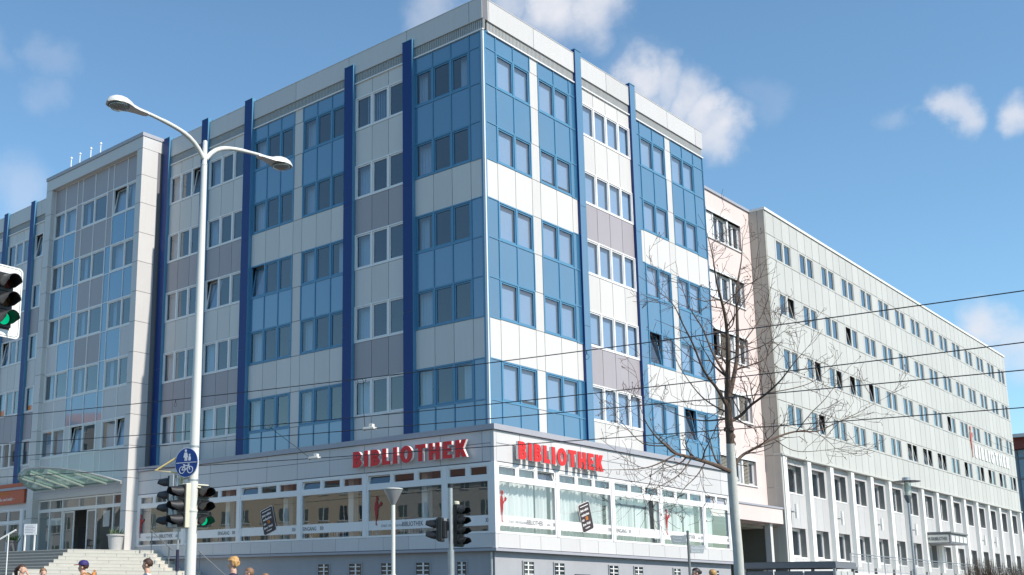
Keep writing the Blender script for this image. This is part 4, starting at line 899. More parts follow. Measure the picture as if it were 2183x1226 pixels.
# pedestrian / cycle signal pole
px_, py_ = 8.95, -13.42
pp = thing('signal_pole', 'slim grey signal pole standing before the corner of the library', 'pole', (px_, py_, GROUND))
b = MB(); b.tube([(px_, py_, GROUND), (px_, py_, 2.55)], .075, 'galv', 16); b.tube([(px_, py_, 2.55), (px_, py_, 4.0)], .055, 'galv', 16); b.tube([(px_, py_, 4.0), (px_, py_, 4.1)], .065, 'black_plastic', 12); b.build('tube', pp, smooth=True)
b = MB(); b.box(px_-.26, px_-.06, py_-.16, py_+.04, 3.0, 3.28, 'galv'); b.build('junction_box', pp, bevel=.01)
GP = 'signals on the slim grey pole'
signal('traffic_light', 'tall unlit four lamp signal on the right of the slim grey pole', (px_+.14, py_+.20, 3.12), R(-12), 4, .235, group=GP, lenses=['lens_off', 'lens_off', 'lens_off', 'lens_off'], dia=.17, rim='black_plastic')
signal('traffic_light', 'short unlit two lamp signal on the left of the slim grey pole', (px_-.22, py_-.22, 3.02), R(205), 2, .26, group=GP, dia=.19, rim='black_plastic')
b = MB(); b.lathe((px_+.05, py_+.16, 3.62), [(.07, 0), (.07, .06), (.05, .075)], 'cream', 12); b.build('sensor_cap', pp)
# funnel lamp
fx, fy = 3.96, -9.9
fl = thing('funnel_lamp', 'white post lamp with an upside-down cone shade before the shaded shop windows', 'street lamp', (fx, fy, GROUND))
b = MB(); b.tube([(fx, fy, GROUND), (fx, fy, 2.1)], .075, 'lamp_white', 14); b.tube([(fx, fy, 2.1), (fx, fy, 4.12)], .058, 'lamp_white', 14); b.build('post', fl, smooth=True)
b = MB(); b.lathe((fx, fy, 4.05), [(.05, 0), (.065, .03), (.26, .43), (.265, .46)], 'galv', 24); b.build('shade', fl, smooth=True)
b = MB(); b.lathe((fx, fy, 4.515), [(.285, 0), (.285, .02), (.2, .04), (.0, .05)], 'lamp_white', 24); b.build('cap', fl, smooth=True)
# finger post
sx_, sy_ = 6.9, 1.99
sp = thing('direction_signpost', 'thin post with two grey direction blades in front of the sunlit windows', 'signpost', (sx_, sy_, GROUND))
b = MB(); b.tube([(sx_, sy_, GROUND), (sx_, sy_, 3.75)], .045, 'galv_dark', 12); b.lathe((sx_, sy_, 3.75), [(.05, 0), (.05, .03), (0, .05)], 'galv_dark', 12); b.build('post', sp)
for dr_, z, txt in (((-.80, -.60), 3.35, ('Tonhalle', 'Theater')), ((.60, .80), 3.02, ('Stadtmuseum', 'Zentrum'))):
    d = Vector(dr_).normalized(); nn = (d.y, -d.x, 0) if d.y > 0 else (-d.y, d.x, 0)
    F_ = ((sx_, sy_, 0), (d.x, d.y, 0), nn, 1); b = MB(F_)
    b.prism([(.06, z), (.52, z), (.60, z+.27), (.06, z+.27)], -.02, .02, 'galv'); o = b.build('direction_blade', sp)
    for q, t_ in enumerate(txt):
        vw = (d.x, d.y, 0) if d.y > 0 else (-d.x, -d.y, 0); org = .09 if d.y > 0 else -.50
        text_mesh(t_, .085, 'sign_white', ((sx_, sy_, 0), vw, nn, 1), org, .023, z+.155-.11*q, .003, 'lettering', o)
# plate lamp with glass cylinder
gx, gy = 11.8, 9.15
gl_ = thing('plate_lamp', 'grey post lamp with a wide flat disc over a glass lantern before the long block', 'street lamp', (gx, gy, GROUND))
b = MB(); b.tube([(gx, gy, GROUND), (gx, gy, 2.6)], .065, 'galv', 14); b.tube([(gx, gy, 2.6), (gx, gy, 4.95)], .042, 'galv', 14); b.build('post', gl_, smooth=True)
b = MB(); b.lathe((gx, gy, 4.95), [(.045, 0), (.09, .1), (.135, .24), (.135, .28)], 'galv_dark', 20); b.build('lantern_base', gl_, smooth=True)
b = MB(); b.lathe((gx, gy, 5.23), [(.125, 0), (.125, .5)], 'lamp_bowl', 20); b.build('lantern_glass', gl_)
b = MB(); b.lathe((gx, gy, 5.25), [(.07, 0), (.09, .15), (.05, .42)], 'sign_white', 12)
for a in range(3): t = R(120*a+20); b.tube([(gx+.12*math.cos(t), gy+.12*math.sin(t), 5.2), (gx+.12*math.cos(t), gy+.12*math.sin(t), 5.75)], .012, 'galv_dark', 5)
b.build('lamp_core', gl_)
b = MB(); b.lathe((gx, gy, 5.72), [(.46, 0), (.47, .012), (.3, .04), (.14, .06), (.14, .15), (.02, .16)], 'galv', 32); b.build('disc_shade', gl_, smooth=True)
# ------------------------------------------------------------------ overhead wires
WG_ = 'tram wires crossing in front of the library'
def wire(name, label, P0, P1, sag, r=.014, ext=12):
    P0, P1 = Vector(P0), Vector(P1); d = (P1-P0); L = d.length; u = d/L; pts = []
    for i in range(-6, 31):
        t = i/24
        p = P0+d*t; s_ = 4*sag*t*(1-t); pts.append((p.x, p.y, p.z-s_))
    b = MB(); b.tube(pts, r, 'wire', 5); return tag(b.build(name), label, 'wire', WG_)
wire('overhead_wire', 'highest of the four dark overhead wires crossing the facades', (-12.84, -13.57, 8.0), (19.74, -7.33, 8.0), .19)
wire('overhead_wire', 'second overhead wire from the top crossing the facades', (-14.34, -12.69, 7.2), (19.29, -5.8, 7.2), .28)
wire('overhead_wire', 'third overhead wire from the top crossing the facades', (-14.61, -12.51, 6.7), (19.07, -5.11, 6.7), .1)
wire('overhead_wire', 'lowest of the four dark overhead wires crossing the red letters', (-17.19, -11.08, 6.2), (18.45, -2.73, 6.2), .09)
def on_line(P0, P1, t, sag): P0, P1 = Vector(P0), Vector(P1); p = P0+(P1-P0)*t; return Vector((p.x, p.y, p.z-4*sag*t*(1-t)))
A0, A1 = (-12.84, -13.57, 8.0), (19.74, -7.33, 8.0); B0, B1 = (-14.34, -12.69, 7.2), (19.29, -5.8, 7.2); C0, C1 = (-14.61, -12.51, 6.7), (19.07, -5.11, 6.7); D0, D1 = (-17.19, -11.08, 6.2), (18.45, -2.73, 6.2)
for k, (ta, tc, l0, l1, lab) in enumerate(((.494, .494, (A0, A1, .19), (C0, C1, .1), 'small white box lamp hanging under the overhead wire below the mauve panels'), (.385, .43, (B0, B1, .28), (D0, D1, .09), 'small white box lamp hanging over the grey fascia left of the red letters'))):
    q = on_line(l0[0], l0[1], ta, l0[2]); e = on_line(l1[0], l1[1], tc, l1[2])
    t = thing('hanging_lamp', lab, 'lamp', tuple(e), 0, 'box lamps hung from the wires')
    b = MB(((e.x, e.y, e.z), (.98, .19, 0), (-.19, .98, 0))); b.box(-.2, .2, -.1, .1, -.02, .05, 'lamp_white'); b.box(0, .14, -.07, .07, .051, .15, 'lamp_white'); b.box(-.23, -.2, -.08, .08, -.04, .0, 'galv_dark'); b.build('box', t, bevel=.01)
    b = MB(); m_ = (q+e)/2; b.tube([tuple(q), (q.x+.05, q.y, q.z-.08), ((q.x+e.x)/2-.12, m_.y, m_.z), (e.x-.2, e.y, e.z+.02)], .009, 'wire', 5)
    b.tube([(q.x-.02+.18*math.cos(a), q.y, q.z-.02-.14*abs(math.sin(a))) for a in [math.pi*i/10 for i in range(11)]], .008, 'wire', 5); b.build('feed_cable', t)
for (l, t_, lb_) in (((A0, A1, .19), .705, 'loop clamp on the highest wire in front of the sunlit blue fin'), ((B0, B1, .28), .765, 'loop clamp on the second wire over the sunlit white panels'), ((D0, D1, .09), .755, 'loop clamp on the lowest wire near the bare tree'), ((A0, A1, .19), .27, 'loop clamp on the highest wire left of the lamp pole')):
    q = on_line(l[0], l[1], t_, l[2]); b = MB(); b.tube([tuple(q), (q.x, q.y, q.z-.1)], .014, 'wire', 5); b.tube([(q.x+.07*math.cos(a), q.y, q.z-.1-.07-.07*math.sin(a)) for a in [2*math.pi*i/12 for i in range(13)]], .006, 'wire', 4); tag(b.build('wire_clamp'), lb_, 'clamp', 'clamps on the overhead wires')
# ------------------------------------------------------------------ tree
LIMBS=[[(11.32,-3.99,-0.29,0.2),(11.64,-4.36,2.14,0.19),(11.77,-4.68,3.71,0.18),(11.88,-4.93,4.97,0.172),(11.97,-5.10,5.84,0.15),(12.02,-5.22,6.47,0.14),(12.08,-5.31,6.97,0.12)],
[(12.07,-5.31,6.94,0.12),(12.31,-5.64,7.93,0.085),(12.44,-5.90,8.77,0.065),(12.52,-6.27,9.34,0.05),(12.58,-6.62,9.78,0.035),(12.64,-6.87,10.36,0.022),(12.71,-7.25,10.90,0.01)],
[(12.08,-5.27,6.84,0.11),(12.17,-4.97,7.66,0.08),(12.22,-4.83,8.34,0.07),(12.25,-4.79,9.28,0.055),(12.28,-4.80,9.95,0.04),(12.39,-4.63,10.78,0.025),(12.50,-4.69,11.36,0.01)],
[(12.04,-5.23,6.57,0.08),(11.99,-5.71,7.05,0.06),(11.98,-6.42,7.47,0.045),(12.06,-7.09,8.05,0.035),(12.03,-7.55,8.54,0.026),(11.97,-7.89,9.00,0.018),(11.80,-8.29,9.30,0.008)],
[(12.14,-5.38,7.41,0.06),(11.81,-5.47,8.10,0.04),(11.56,-5.50,8.86,0.03),(11.29,-5.66,9.48,0.02),(11.11,-5.77,10.25,0.008)],
[(11.86,-4.93,4.89,0.1),(11.77,-5.78,5.03,0.085),(11.63,-6.68,5.13,0.07),(11.49,-7.28,5.20,0.058),(11.44,-7.66,5.37,0.04),(11.35,-7.96,5.57,0.03),(11.32,-8.36,5.86,0.02),(11.36,-8.72,6.23,0.008)],
[(11.51,-7.26,5.18,0.035),(11.26,-7.85,4.88,0.026),(11.05,-8.45,4.72,0.018),(10.62,-9.30,4.66,0.007)],
[(11.63,-6.68,5.13,0.03),(11.48,-7.00,4.72,0.022),(11.26,-7.43,4.43,0.016),(10.95,-8.09,4.10,0.006)],
[(11.74,-6.12,5.07,0.028),(11.56,-6.33,4.68,0.02),(11.35,-6.73,4.29,0.013),(11.17,-6.80,3.93,0.006)],
[(11.44,-7.66,5.36,0.025),(10.92,-7.92,5.45,0.018),(10.49,-8.08,5.97,0.013),(10.28,-8.40,6.39,0.006)],
[(11.88,-4.91,4.92,0.08),(12.00,-4.62,5.31,0.062),(12.19,-4.07,5.60,0.052),(12.47,-3.45,5.91,0.045),(12.75,-2.66,6.16,0.036),(13.05,-1.93,6.22,0.028),(13.29,-1.32,6.46,0.022),(13.79,-0.64,6.84,0.014),(14.31,0.17,7.33,0.006)],
[(12.77,-2.64,6.16,0.022),(13.23,-2.61,6.66,0.018),(13.63,-2.59,7.01,0.013),(14.18,-2.53,7.69,0.006)],
[(12.48,-3.43,5.88,0.02),(12.88,-3.23,5.56,0.015),(13.41,-2.96,5.52,0.011),(14.28,-2.41,5.65,0.005)],
[(12.04,-5.14,6.24,0.075),(12.26,-4.96,6.41,0.06),(12.56,-5.01,6.63,0.05),(13.05,-5.04,6.91,0.04),(13.44,-5.02,7.22,0.03),(13.79,-5.05,7.58,0.02),(14.18,-4.94,8.02,0.008)],
[(13.05,-5.03,6.91,0.022),(13.59,-4.67,7.02,0.017),(14.01,-4.43,7.17,0.012),(14.39,-4.27,7.46,0.006)],
[(12.58,-4.99,6.63,0.022),(12.81,-4.71,7.48,0.016),(12.97,-4.50,8.28,0.012),(13.19,-4.31,8.94,0.006)],
[(11.98,-5.21,6.31,0.04),(11.33,-5.29,6.31,0.028),(10.70,-5.40,6.51,0.018),(10.14,-5.78,6.85,0.007)],
[(12.21,-4.82,8.27,0.035),(12.44,-4.44,8.77,0.025),(12.66,-4.09,9.34,0.016),(12.91,-3.93,10.14,0.007)],
[(12.42,-5.88,8.65,0.03),(12.81,-5.90,9.10,0.02),(13.14,-5.85,9.57,0.014),(13.38,-5.93,10.15,0.006)],
[(12.29,-5.62,7.80,0.035),(12.80,-5.60,7.99,0.024),(13.30,-5.56,8.11,0.016),(13.88,-5.38,8.50,0.006)],
[(12.02,-5.22,6.47,0.05),(11.61,-4.97,6.68,0.035),(11.10,-4.88,7.08,0.025),(10.71,-5.02,7.72,0.016),(10.43,-5.23,8.48,0.007)],
]
def make_tree(limbs, root_loc, label, seed, off=(0, 0, 0), sc=1.0, rot=0., dens=1.0, group=None):
    rg = random.Random(seed); base = Vector(limbs[0][0][:3]); base.z = GROUND
    cr, sr = math.cos(rot), math.sin(rot)
    def T(p): d = Vector(p[:3])-base; return Vector((base.x+off[0]+(d.x*cr-d.y*sr)*sc, base.y+off[1]+(d.x*sr+d.y*cr)*sc, base.z+off[2]+d.z*sc))
    t = thing('bare_tree', label, 'tree', tuple(base+Vector(off)), 0, group)
    tr = MB(); crown = MB()
    def smooth(pts):
        out_ = []
        for i in range(len(pts)-1):
            p0 = pts[max(i-1, 0)]; p1 = pts[i]; p2 = pts[i+1]; p3 = pts[min(i+2, len(pts)-1)]
            for s_ in range(4):
                q = s_/4; a = [.5*((2*p1[c])+(-p0[c]+p2[c])*q+(2*p0[c]-5*p1[c]+4*p2[c]-p3[c])*q*q+(-p0[c]+3*p1[c]-3*p2[c]+p3[c])*q**3) for c in range(4)]
                out_.append(a)
        out_.append(list(pts[-1])); return out_
    def twig(p, d, L, r, lev):
        n = max(2, int(L/.16)); pts = [p.copy()]; d = d.normalized()
        for i in range(n):
            d = (d+Vector((rg.gauss(0, .16), rg.gauss(0, .16), rg.gauss(.05, .13)))).normalized(); p = p+d*(L/n); pts.append(p.copy())
            if lev < 3 and rg.random() < (.75, .6, .42)[lev]*dens:
                s_ = Vector((rg.gauss(0, 1), rg.gauss(0, 1), rg.gauss(.15, .7))); s_ = (s_-d*s_.dot(d)).normalized()
                twig(p, d*.75+s_*.8, L*rg.uniform(.35, .65)*(1-.4*i/n), r*.6, lev+1)
        crown.tube([tuple(q) for q in pts], [max(.005, r*(1-.7*i/n)) for i in range(n+1)], 'twig', 4 if lev < 1 else 3, cap=False)
        if lev >= 1 and rg.random() < .10: e = pts[-1]; crown.lathe(tuple(e), [(.006, 0), (.014, .012), (.012, .03), (.004, .045)], 'twig', 5)
    for li, lb in enumerate(limbs):
        sm = smooth([(*T(p), p[3]*sc*(.70 if li == 0 else .68)) for p in lb]); pts = [tuple(q[:3]) for q in sm]; rd = [q[3] for q in sm]
        if li == 0:
            hi_ = [i for i, q in enumerate(sm) if q[2] > 5.52*sc+off[2]][0]
            pts[0] = (pts[0][0], pts[0][1], GROUND+off[2])
            tr.tube(pts[:hi_+1], rd[:hi_+1], 'bark_white', 14); tr.tube(pts[hi_:], [q*1.01 for q in rd[hi_:]], 'bark', 12)
            rr2 = random.Random(9)
            for q in range(9): i = rr2.randrange(3, len(pts)-1); a = rr2.uniform(0, 6.28); p_ = Vector(pts[i]); tr.lathe(tuple(p_+Vector((math.cos(a), math.sin(a), 0))*rd[i]*.85), [(.06, -.05), (.075, 0), (.05, .06), (.0, .08)], 'bark_white' if i < hi_ else 'bark', 8)
            tr.build('trunk', t, smooth=True); continue
        crown.tube(pts, rd, 'bark', 8)
        L = len(pts)
        for i in range(2, L):
            p = Vector(pts[i]); d = (Vector(pts[i])-Vector(pts[i-1])).normalized()
            if rg.random() < (.55 + .4*i/L)*dens:
                s_ = Vector((rg.gauss(0, 1), rg.gauss(0, 1), rg.gauss(.1, .8))); s_ = (s_-d*s_.dot(d)).normalized()
                twig(p, d*.6+s_, rg.uniform(.5, 1.35)*sc, max(.006, rd[i]*.5), 0)
        twig(Vector(pts[-1]), d, .6*sc, .007, 1)
    crown.build('crown', t)
    return t
make_tree(LIMBS, None, 'bare street tree with a white painted lower trunk in front of the pink building', 11, dens=.78, group='bare trees along the street')
# its neighbour stands outside the frame and shows only as a reflection in the panes
make_tree(LIMBS, None, 'bare street tree further along the kerb to the right, mirrored in the library panes', 12, off=(3.4, 40.5, 0), rot=1.9, sc=1.45, dens=.7, group='bare trees along the street')
# ------------------------------------------------------------------ entrance furniture
ns = thing('notice_stand', 'white notice board on two legs beside the glass entrance doors', 'notice board', (-28.2, -3.4, 3.57))
NF = ((-27.6, -3.6, 0), (.94, .34, 0), (.34, -.94, 0), 1)
b = MB(NF); b.box(-.42, .42, -.02, .02, 4.45, 5.02, 'sign_white'); b.build('panel', ns); b = MB(NF); b.box(-.36, -.29, -.03, .03, 3.57, 4.45, 'board_white'); b.build('leg', ns); b = MB(NF); b.box(.29, .36, -.03, .03, 3.57, 4.45, 'board_white'); b.build('leg', ns)
for i in range(5): b = MB(NF); b.box(-.33, .2+.1*(i % 2), .021, .024, 4.56+.085*i, 4.58+.085*i, 'ink_grey'); b.build('text_line', ns)
def planter(loc, mt, r, h, label, leafs, rgs):
    t = thing('planter', label, 'planter', loc, 0); b = MB(); b.lathe(loc, [(r*.72, 0), (r*.95, h*.9), (r*1.08, h*.9), (r*1.08, h), (r*.9, h), (r*.85, h*.85)], mt, 24); b.build('pot', t, smooth=False)
    b = MB(); rg = random.Random(rgs)
    for i in range(leafs):
        a = rg.uniform(0, 6.28); q = rg.uniform(0, r*.8); p = Vector((loc[0]+q*math.cos(a), loc[1]+q*math.sin(a), loc[2]+h*.85)); d = Vector((math.cos(a)*rg.random()*.8, math.sin(a)*rg.random()*.8, 1)).normalized(); L = rg.uniform(.15, .55)
        e = p+d*L; s_ = d.cross(Vector((rg.gauss(0, 1), rg.gauss(0, 1), .2))).normalized()*.03
        b.add([tuple(p), tuple(p+d*L*.5+s_), tuple(e), tuple(p+d*L*.5-s_)], [(0, 1, 2, 3)], 'leaf')
    b.build('plant', t); return t
planter((-21.9, -2.05, 3.57), 'pot', .42, .8, 'pale grey round planter at the right of the entrance doors', 30, 1)
planter((-29.4, -3.6, 3.57), 'pot_dark', .32, .62, 'dark pot with a small green plant left of the notice board', 90, 2)
ch = thing('wicker_chair', 'dark wicker cafe chair on the platform by the white handrail', 'chair', (-30.6, -4.0, 3.57)); cx_, cy_ = -30.9, -4.0
b = MB(); b.box(cx_-.25, cx_+.25, cy_-.25, cy_+.25, 3.98, 4.04, 'wicker'); b.build('seat', ch)
b = MB(); b.tube([(cx_+.28*math.cos(a), cy_+.28*math.sin(a), 4.4-.1*abs(math.cos(a))) for a in [math.pi*i/10 for i in range(11)]], .03, 'wicker', 6)
for i in range(11): a = math.pi*i/10; b.tube([(cx_+.27*math.cos(a), cy_+.27*math.sin(a), 4.02), (cx_+.28*math.cos(a), cy_+.28*math.sin(a), 4.4-.1*abs(math.cos(a)))], .012, 'wicker', 5)
b.build('backrest', ch)
for dx in (-.2, .2):
    for dy in (-.2, .2): b = MB(); b.tube([(cx_+dx, cy_+dy, 3.57), (cx_+dx, cy_+dy, 3.98)], .018, 'wicker', 6); b.build('leg', ch)
# ------------------------------------------------------------------ right foreground: bin shelter, terrace, railings, shrubs
KX, KY = 7.58, 13.03
sh = thing('bin_shelter', 'low flat roofed grey bin shelter in front of the long block', 'shelter', (KX, KY, GROUND))
b = MB(); b.box(KX-4.0, KX, KY, KY+2.2, 2.78, 3.02, 'shed_grey'); b.box(KX-3.95, KX-.05, KY+.05, KY+2.15, 3.02, 3.05, 'roof_felt'); b.build('roof', sh)
for u0 in (-3.9, -2.62, -1.34): b = MB(); b.box(KX+u0, KX+u0+1.2, KY+.1, KY+.14, GROUND+.1, 2.66, 'shed_grey'); b.build('side_panel', sh)
for v0 in (.12, .8, 1.48): b = MB(); b.box(KX-.14, KX-.1, KY+v0, KY+v0+.62, GROUND+.1, 2.66, 'shed_light'); b.build('door_panel', sh)
for (x, y) in ((KX-3.95, KY+.05), (KX-.15, KY+.05), (KX-.15, KY+2.05), (KX-3.95, KY+2.05)): b = MB(); b.box(x, x+.1, y, y+.1, GROUND, 2.78, 'galv'); b.build('post', sh)
b = MB(); b.box(KX-3.9, KX-.2, KY+.3, KY+2.0, GROUND, 2.5, 'black_plastic'); b.build('bins', sh)
te = MB(GF); te.box(-1, GL_+6, .0, 3.2, GROUND, 2.75, 'lower_grey'); te.box(-1.05, GL_+6, -.0, 3.3, 2.75, 2.9, 'pilaster'); tag(te.build('terrace'), 'raised pale terrace along the foot of the long office block', 'terrace')
ra = thing('terrace_railing', 'galvanised railing along the terrace of the long block', 'railing', (3, 40, 2.9))
b = MB(GF); b.tube([(.5, 3.1, 3.92), (GL_+5, 3.1, 3.92)], .03, 'galv', 6); b.tube([(.5, 3.1, 3.78), (GL_+5, 3.1, 3.78)], .015, 'galv', 5); b.tube([(.5, 3.1, 3.05), (GL_+5, 3.1, 3.05)], .018, 'galv', 5); b.build('rail', ra)
b = MB(GF); u = .5
while u < GL_+5: b.tube([(u, 3.1, 3.05), (u, 3.1, 3.78)], .008, 'galv', 4, cap=False); u += .16
o = b.build('balusters', ra); o['kind'] = 'stuff'
for i in range(22): b = MB(GF); b.tube([(.5+2.7*i, 3.1, 2.9), (.5+2.7*i, 3.1, 3.92)], .028, 'galv', 6); b.build('post', ra)
for k, (u0, wd) in enumerate(((19.3, 1.5), (22.3, 1.2), (24.2, 2.2), (28.4, 1.6), (31.5, 2.2), (36, 1.8))):
    rg = random.Random(50+k); b = MB(GF)
    for i in range(150):
        u, n = u0+rg.uniform(0, wd), 3.6+rg.uniform(0, .8); L = rg.uniform(1.2, 2.4); p = Vector((u, n, 2.0)); q = p+Vector((rg.gauss(0, .18), rg.gauss(0, .15), L))
        b.tube([tuple(p), tuple((p+q)/2+Vector((rg.gauss(0, .05), 0, 0))), tuple(q)], [.012, .009, .004], 'shrub_brown', 3, cap=False)
        if rg.random() < .6:
            for z_ in range(3): c_ = p.lerp(q, rg.uniform(.3, 1)); s_ = .035; b.add([tuple(c_+Vector((-s_, 0, 0))), tuple(c_+Vector((0, s_, s_))), tuple(c_+Vector((s_, 0, 0))), tuple(c_+Vector((0, -s_, -s_)))], [(0, 1, 2, 3)], 'shrub_brown')
    b.box(u0, u0+wd, 3.5, 4.6, GROUND, 1.99, 'lower_grey'); o = b.build('leafless_shrub'); tag(o, ['leafless brown shrub in front of the railing, leftmost of its row', 'narrow leafless shrub, second from the left of the row', 'widest leafless shrub near the side entrance canopy', 'leafless shrub just right of the side entrance canopy', 'fifth leafless shrub of the row along the railing', 'farthest leafless shrub of the row along the railing'][k], 'shrub', 'leafless shrubs along the railing')
# ------------------------------------------------------------------ houses across the square: outside the frame, mirrored in the shaded panes
def house(loc, rz, L, D, eave, ridge, wall, label, rf='roof_brown'):
    F_ = ((loc[0], loc[1], 0), (math.cos(rz), math.sin(rz), 0), (-math.sin(rz), math.cos(rz), 0)); t = thing('town_house', label, 'house', (loc[0], loc[1], GROUND), 0, 'houses across the square')
    b = MB(F_); b.box(0, L, -D, 0, GROUND, eave, wall); b.box(-.2, L+.2, -.1, .3, eave-.35, eave, 'lamp_white'); b.build('wall', t)
    b = MB(F_); b.add([(-.3, .5, eave), (L+.3, .5, eave), (L+.3, -D-.5, eave), (-.3, -D-.5, eave), (-.3, -D/2, ridge), (L+.3, -D/2, ridge)], [(0, 1, 5, 4), (2, 3, 4, 5), (0, 4, 3), (1, 2, 5), (0, 3, 2, 1)], rf); b.build('roof', t)
    z = 4.2
    while z < eave-1.2:
        b = MB(F_); u = 1.5
        while u < L-1.5: b.box(u, u+1.1, .01, .05, z, z+1.6, 'dark_glass'); b.box(u-.1, u+1.2, .0, .08, z-.12, z, 'lamp_white'); b.box(u+.5, u+.6, .051, .06, z, z+1.6, 'lamp_white'); u += 2.6
        b.build('window_row', t); z += 3.2
    b = MB(F_)
    for u in (L*.2, L*.5, L*.8): b.box(u-.6, u+.6, -2.6, -.9, eave+.3, eave+2.2, 'house_white'); b.box(u-.7, u+.7, -2.9, -.7, eave+2.2, eave+2.35, 'roof_brown')
    b.build('dormers', t); return t
house((-96, -50, 0), R(-28), 34, 11, 12.6, 17.5, 'house_cream', 'long cream house with a brown roof across the square')
house((-67, -66.5, 0), R(-20), 50, 12, 12.0, 17, 'beige_side', 'brownish house with three dormers across the square')
house((-146, -34, 0), R(-20), 30, 12, 17.5, 20.5, 'house_white', 'tall white house mirrored in the left wing')
house((-116, -40, 0), R(-25), 18, 12, 21.6, 26.0, 'house_white', 'tall white house with an orange roof across the square', 'house_orange')
# ------------------------------------------------------------------ people
def skin_mesh(name, verts, edges, radii, mt, parent, root=0, sub=1):
    me = bpy.data.meshes.new('tmp'); me.from_pydata(verts, edges, []); o = bpy.data.objects.new('tmp', me); COL.objects.link(o)
    m = o.modifiers.new('Skin', 'SKIN'); m.use_smooth_shade = True; m.branch_smoothing = .6
    if not me.skin_vertices:
        bpy.context.view_layer.objects.active = o; bpy.ops.mesh.customdata_skin_add()
    for i, r in enumerate(radii):
        d = me.skin_vertices[0].data[i]; d.radius = (r, r) if isinstance(r, (int, float)) else r; d.use_root = (i == root)
    s = o.modifiers.new('Sub', 'SUBSURF'); s.levels = sub; s.render_levels = sub
    dg = bpy.context.evaluated_depsgraph_get(); dg.update(); nm = bpy.data.meshes.new_from_object(o.evaluated_get(dg)); bpy.data.objects.remove(o)
    nm.materials.clear(); nm.materials.append(MT[mt])
    for p in nm.polygons: p.use_smooth = True; p.material_index = 0
    q = bpy.data.objects.new(name, nm); link(q, parent); q.matrix_parent_inverse = Matrix.Identity(4); return q
def person(label, x, y, a, h, shirt, legs, hair, style, arms='walk', nod=0., cap=False, shift=0.):
    s = h/1.76; t = thing('person', label, 'person', (x, y, GROUND), R(a), 'schoolchildren and passers-by at the foot of the steps'); t.scale = (s, s, s)
    V = []; E = []; Rd = []
    def v(p, r, frm=None):
        V.append(p); Rd.append(r)
        if frm is not None: E.append((frm, len(V)-1))
        return len(V)-1
    hx = nod*.09; hz = -abs(nod)*.03
    pel = v((0, 0, .96), (.13, .10)); sp = v((.0, 0, 1.13), (.115, .09), pel); ch_ = v((.0, 0, 1.31), (.135, .10), sp); nb = v((-.01, 0, 1.44), (.075, .07), ch_)
    nk = v((.0+hx*.3, 0, 1.505), .05, nb); jaw = v((.03+hx*.8, 0, 1.575+hz), (.058, .058), nk); sk = v((.0+hx, 0, 1.655+hz), (.078, .088), jaw); cr = v((-.01+hx, 0, 1.70+hz), .06, sk)
    v((.098+hx, 0, 1.615+hz), .010, jaw)
    for sg in (-1, 1): v((-.005+hx, sg*.085, 1.625+hz), .014, sk)
    sh = {}; ar = {}
    for sg in (-1, 1):
        s_ = v((0, sg*.165, 1.405), .052, ch_)
        up = (arms == 'hair' and sg == 1); read = arms == 'phone'
        el = (.13, sg*.26, 1.30) if up else ((.08, sg*.24, 1.16) if read else (-.05*sg, sg*.23, 1.13)); wr = (.06, sg*.13, 1.56) if up else ((.27, sg*.09, 1.22) if read else (.06-.10*sg, sg*.23, .90))
        e = v(el, .036, s_); w_ = v(wr, .026, e); ar[sg] = (s_, e, w_)
        d = (Vector(wr)-Vector(el)).normalized(); sd = d.orthogonal().normalized(); dn = d.cross(sd)
        if not up: 
            sd = Vector((1, 0, 0)); sd = (sd-d*sd.dot(d)).normalized(); dn = d.cross(sd)
        pm = v(tuple(Vector(wr)+d*.05), .026, w_)
        for k, (off, L) in enumerate(((-.026, .06), (-.009, .07), (.009, .066), (.026, .052))):
            b0 = Vector(wr)+d*.085+sd*off; f1 = v(tuple(b0), .0095, pm); f2 = v(tuple(b0+d*L*.55+dn*.008), .0085, f1); v(tuple(b0+d*L*.95+dn*.026), .007, f2)
        th1 = v(tuple(Vector(wr)+d*.045+sd*-.038), .011, pm); v(tuple(Vector(wr)+d*.085+sd*-.055+dn*.012), .009, th1)
    lg = {}
    for sg in (-1, 1):
        hp = v((0, sg*.085, .90), .082, pel); st_ = .16*sg
        kn = v((st_*.6+.03, sg*.09, .50), .055, hp); an = v((st_*1.3-(.0 if sg > 0 else .04), sg*.09, .09 if sg > 0 else .12), .036, kn); to = v((st_*1.3+.15, sg*.10, .035), .032, an); lg[sg] = (hp, kn, an, to)
    bo = skin_mesh('body', V, E, Rd, 'skin', t)
    bm = bmesh.new(); bm.from_mesh(bo.data)
    for c_, r_ in (((-.004, 0, 1.662), (.094, .077, .086)), ((.030, 0, 1.603), (.062, .058, .080)), ((.040, 0, 1.552), (.040, .040, .030)), ((.094, 0, 1.608), (.020, .013, .020)), ((.084, 0, 1.625), (.012, .011, .024)),
                   ((.0, .076, 1.622), (.020, .012, .030)), ((.0, -.076, 1.622), (.020, .012, .030)), ((.070, 0, 1.652), (.022, .048, .012)), ((.086, 0, 1.572), (.012, .022, .010)), ((-.01, 0, 1.49), (.058, .058, .10)), ((-.01, 0, 1.425), (.072, .135, .045)), ((.0, 0, 1.30), (.112, .160, .15)), ((.005, 0, 1.11), (.102, .140, .16)), ((-.005, 0, .95), (.112, .155, .115))):
        mtx = Matrix.Translation(Vector(c_)+Vector((hx if c_[2] > 1.53 else (hx*.3 if c_[2] > 1.46 else 0), 0, hz if c_[2] > 1.53 else 0))) @ Matrix.Diagonal((*r_, 1)); bmesh.ops.create_icosphere(bm, subdivisions=3, radius=1, matrix=mtx)
    bm.to_mesh(bo.data); bm.free()
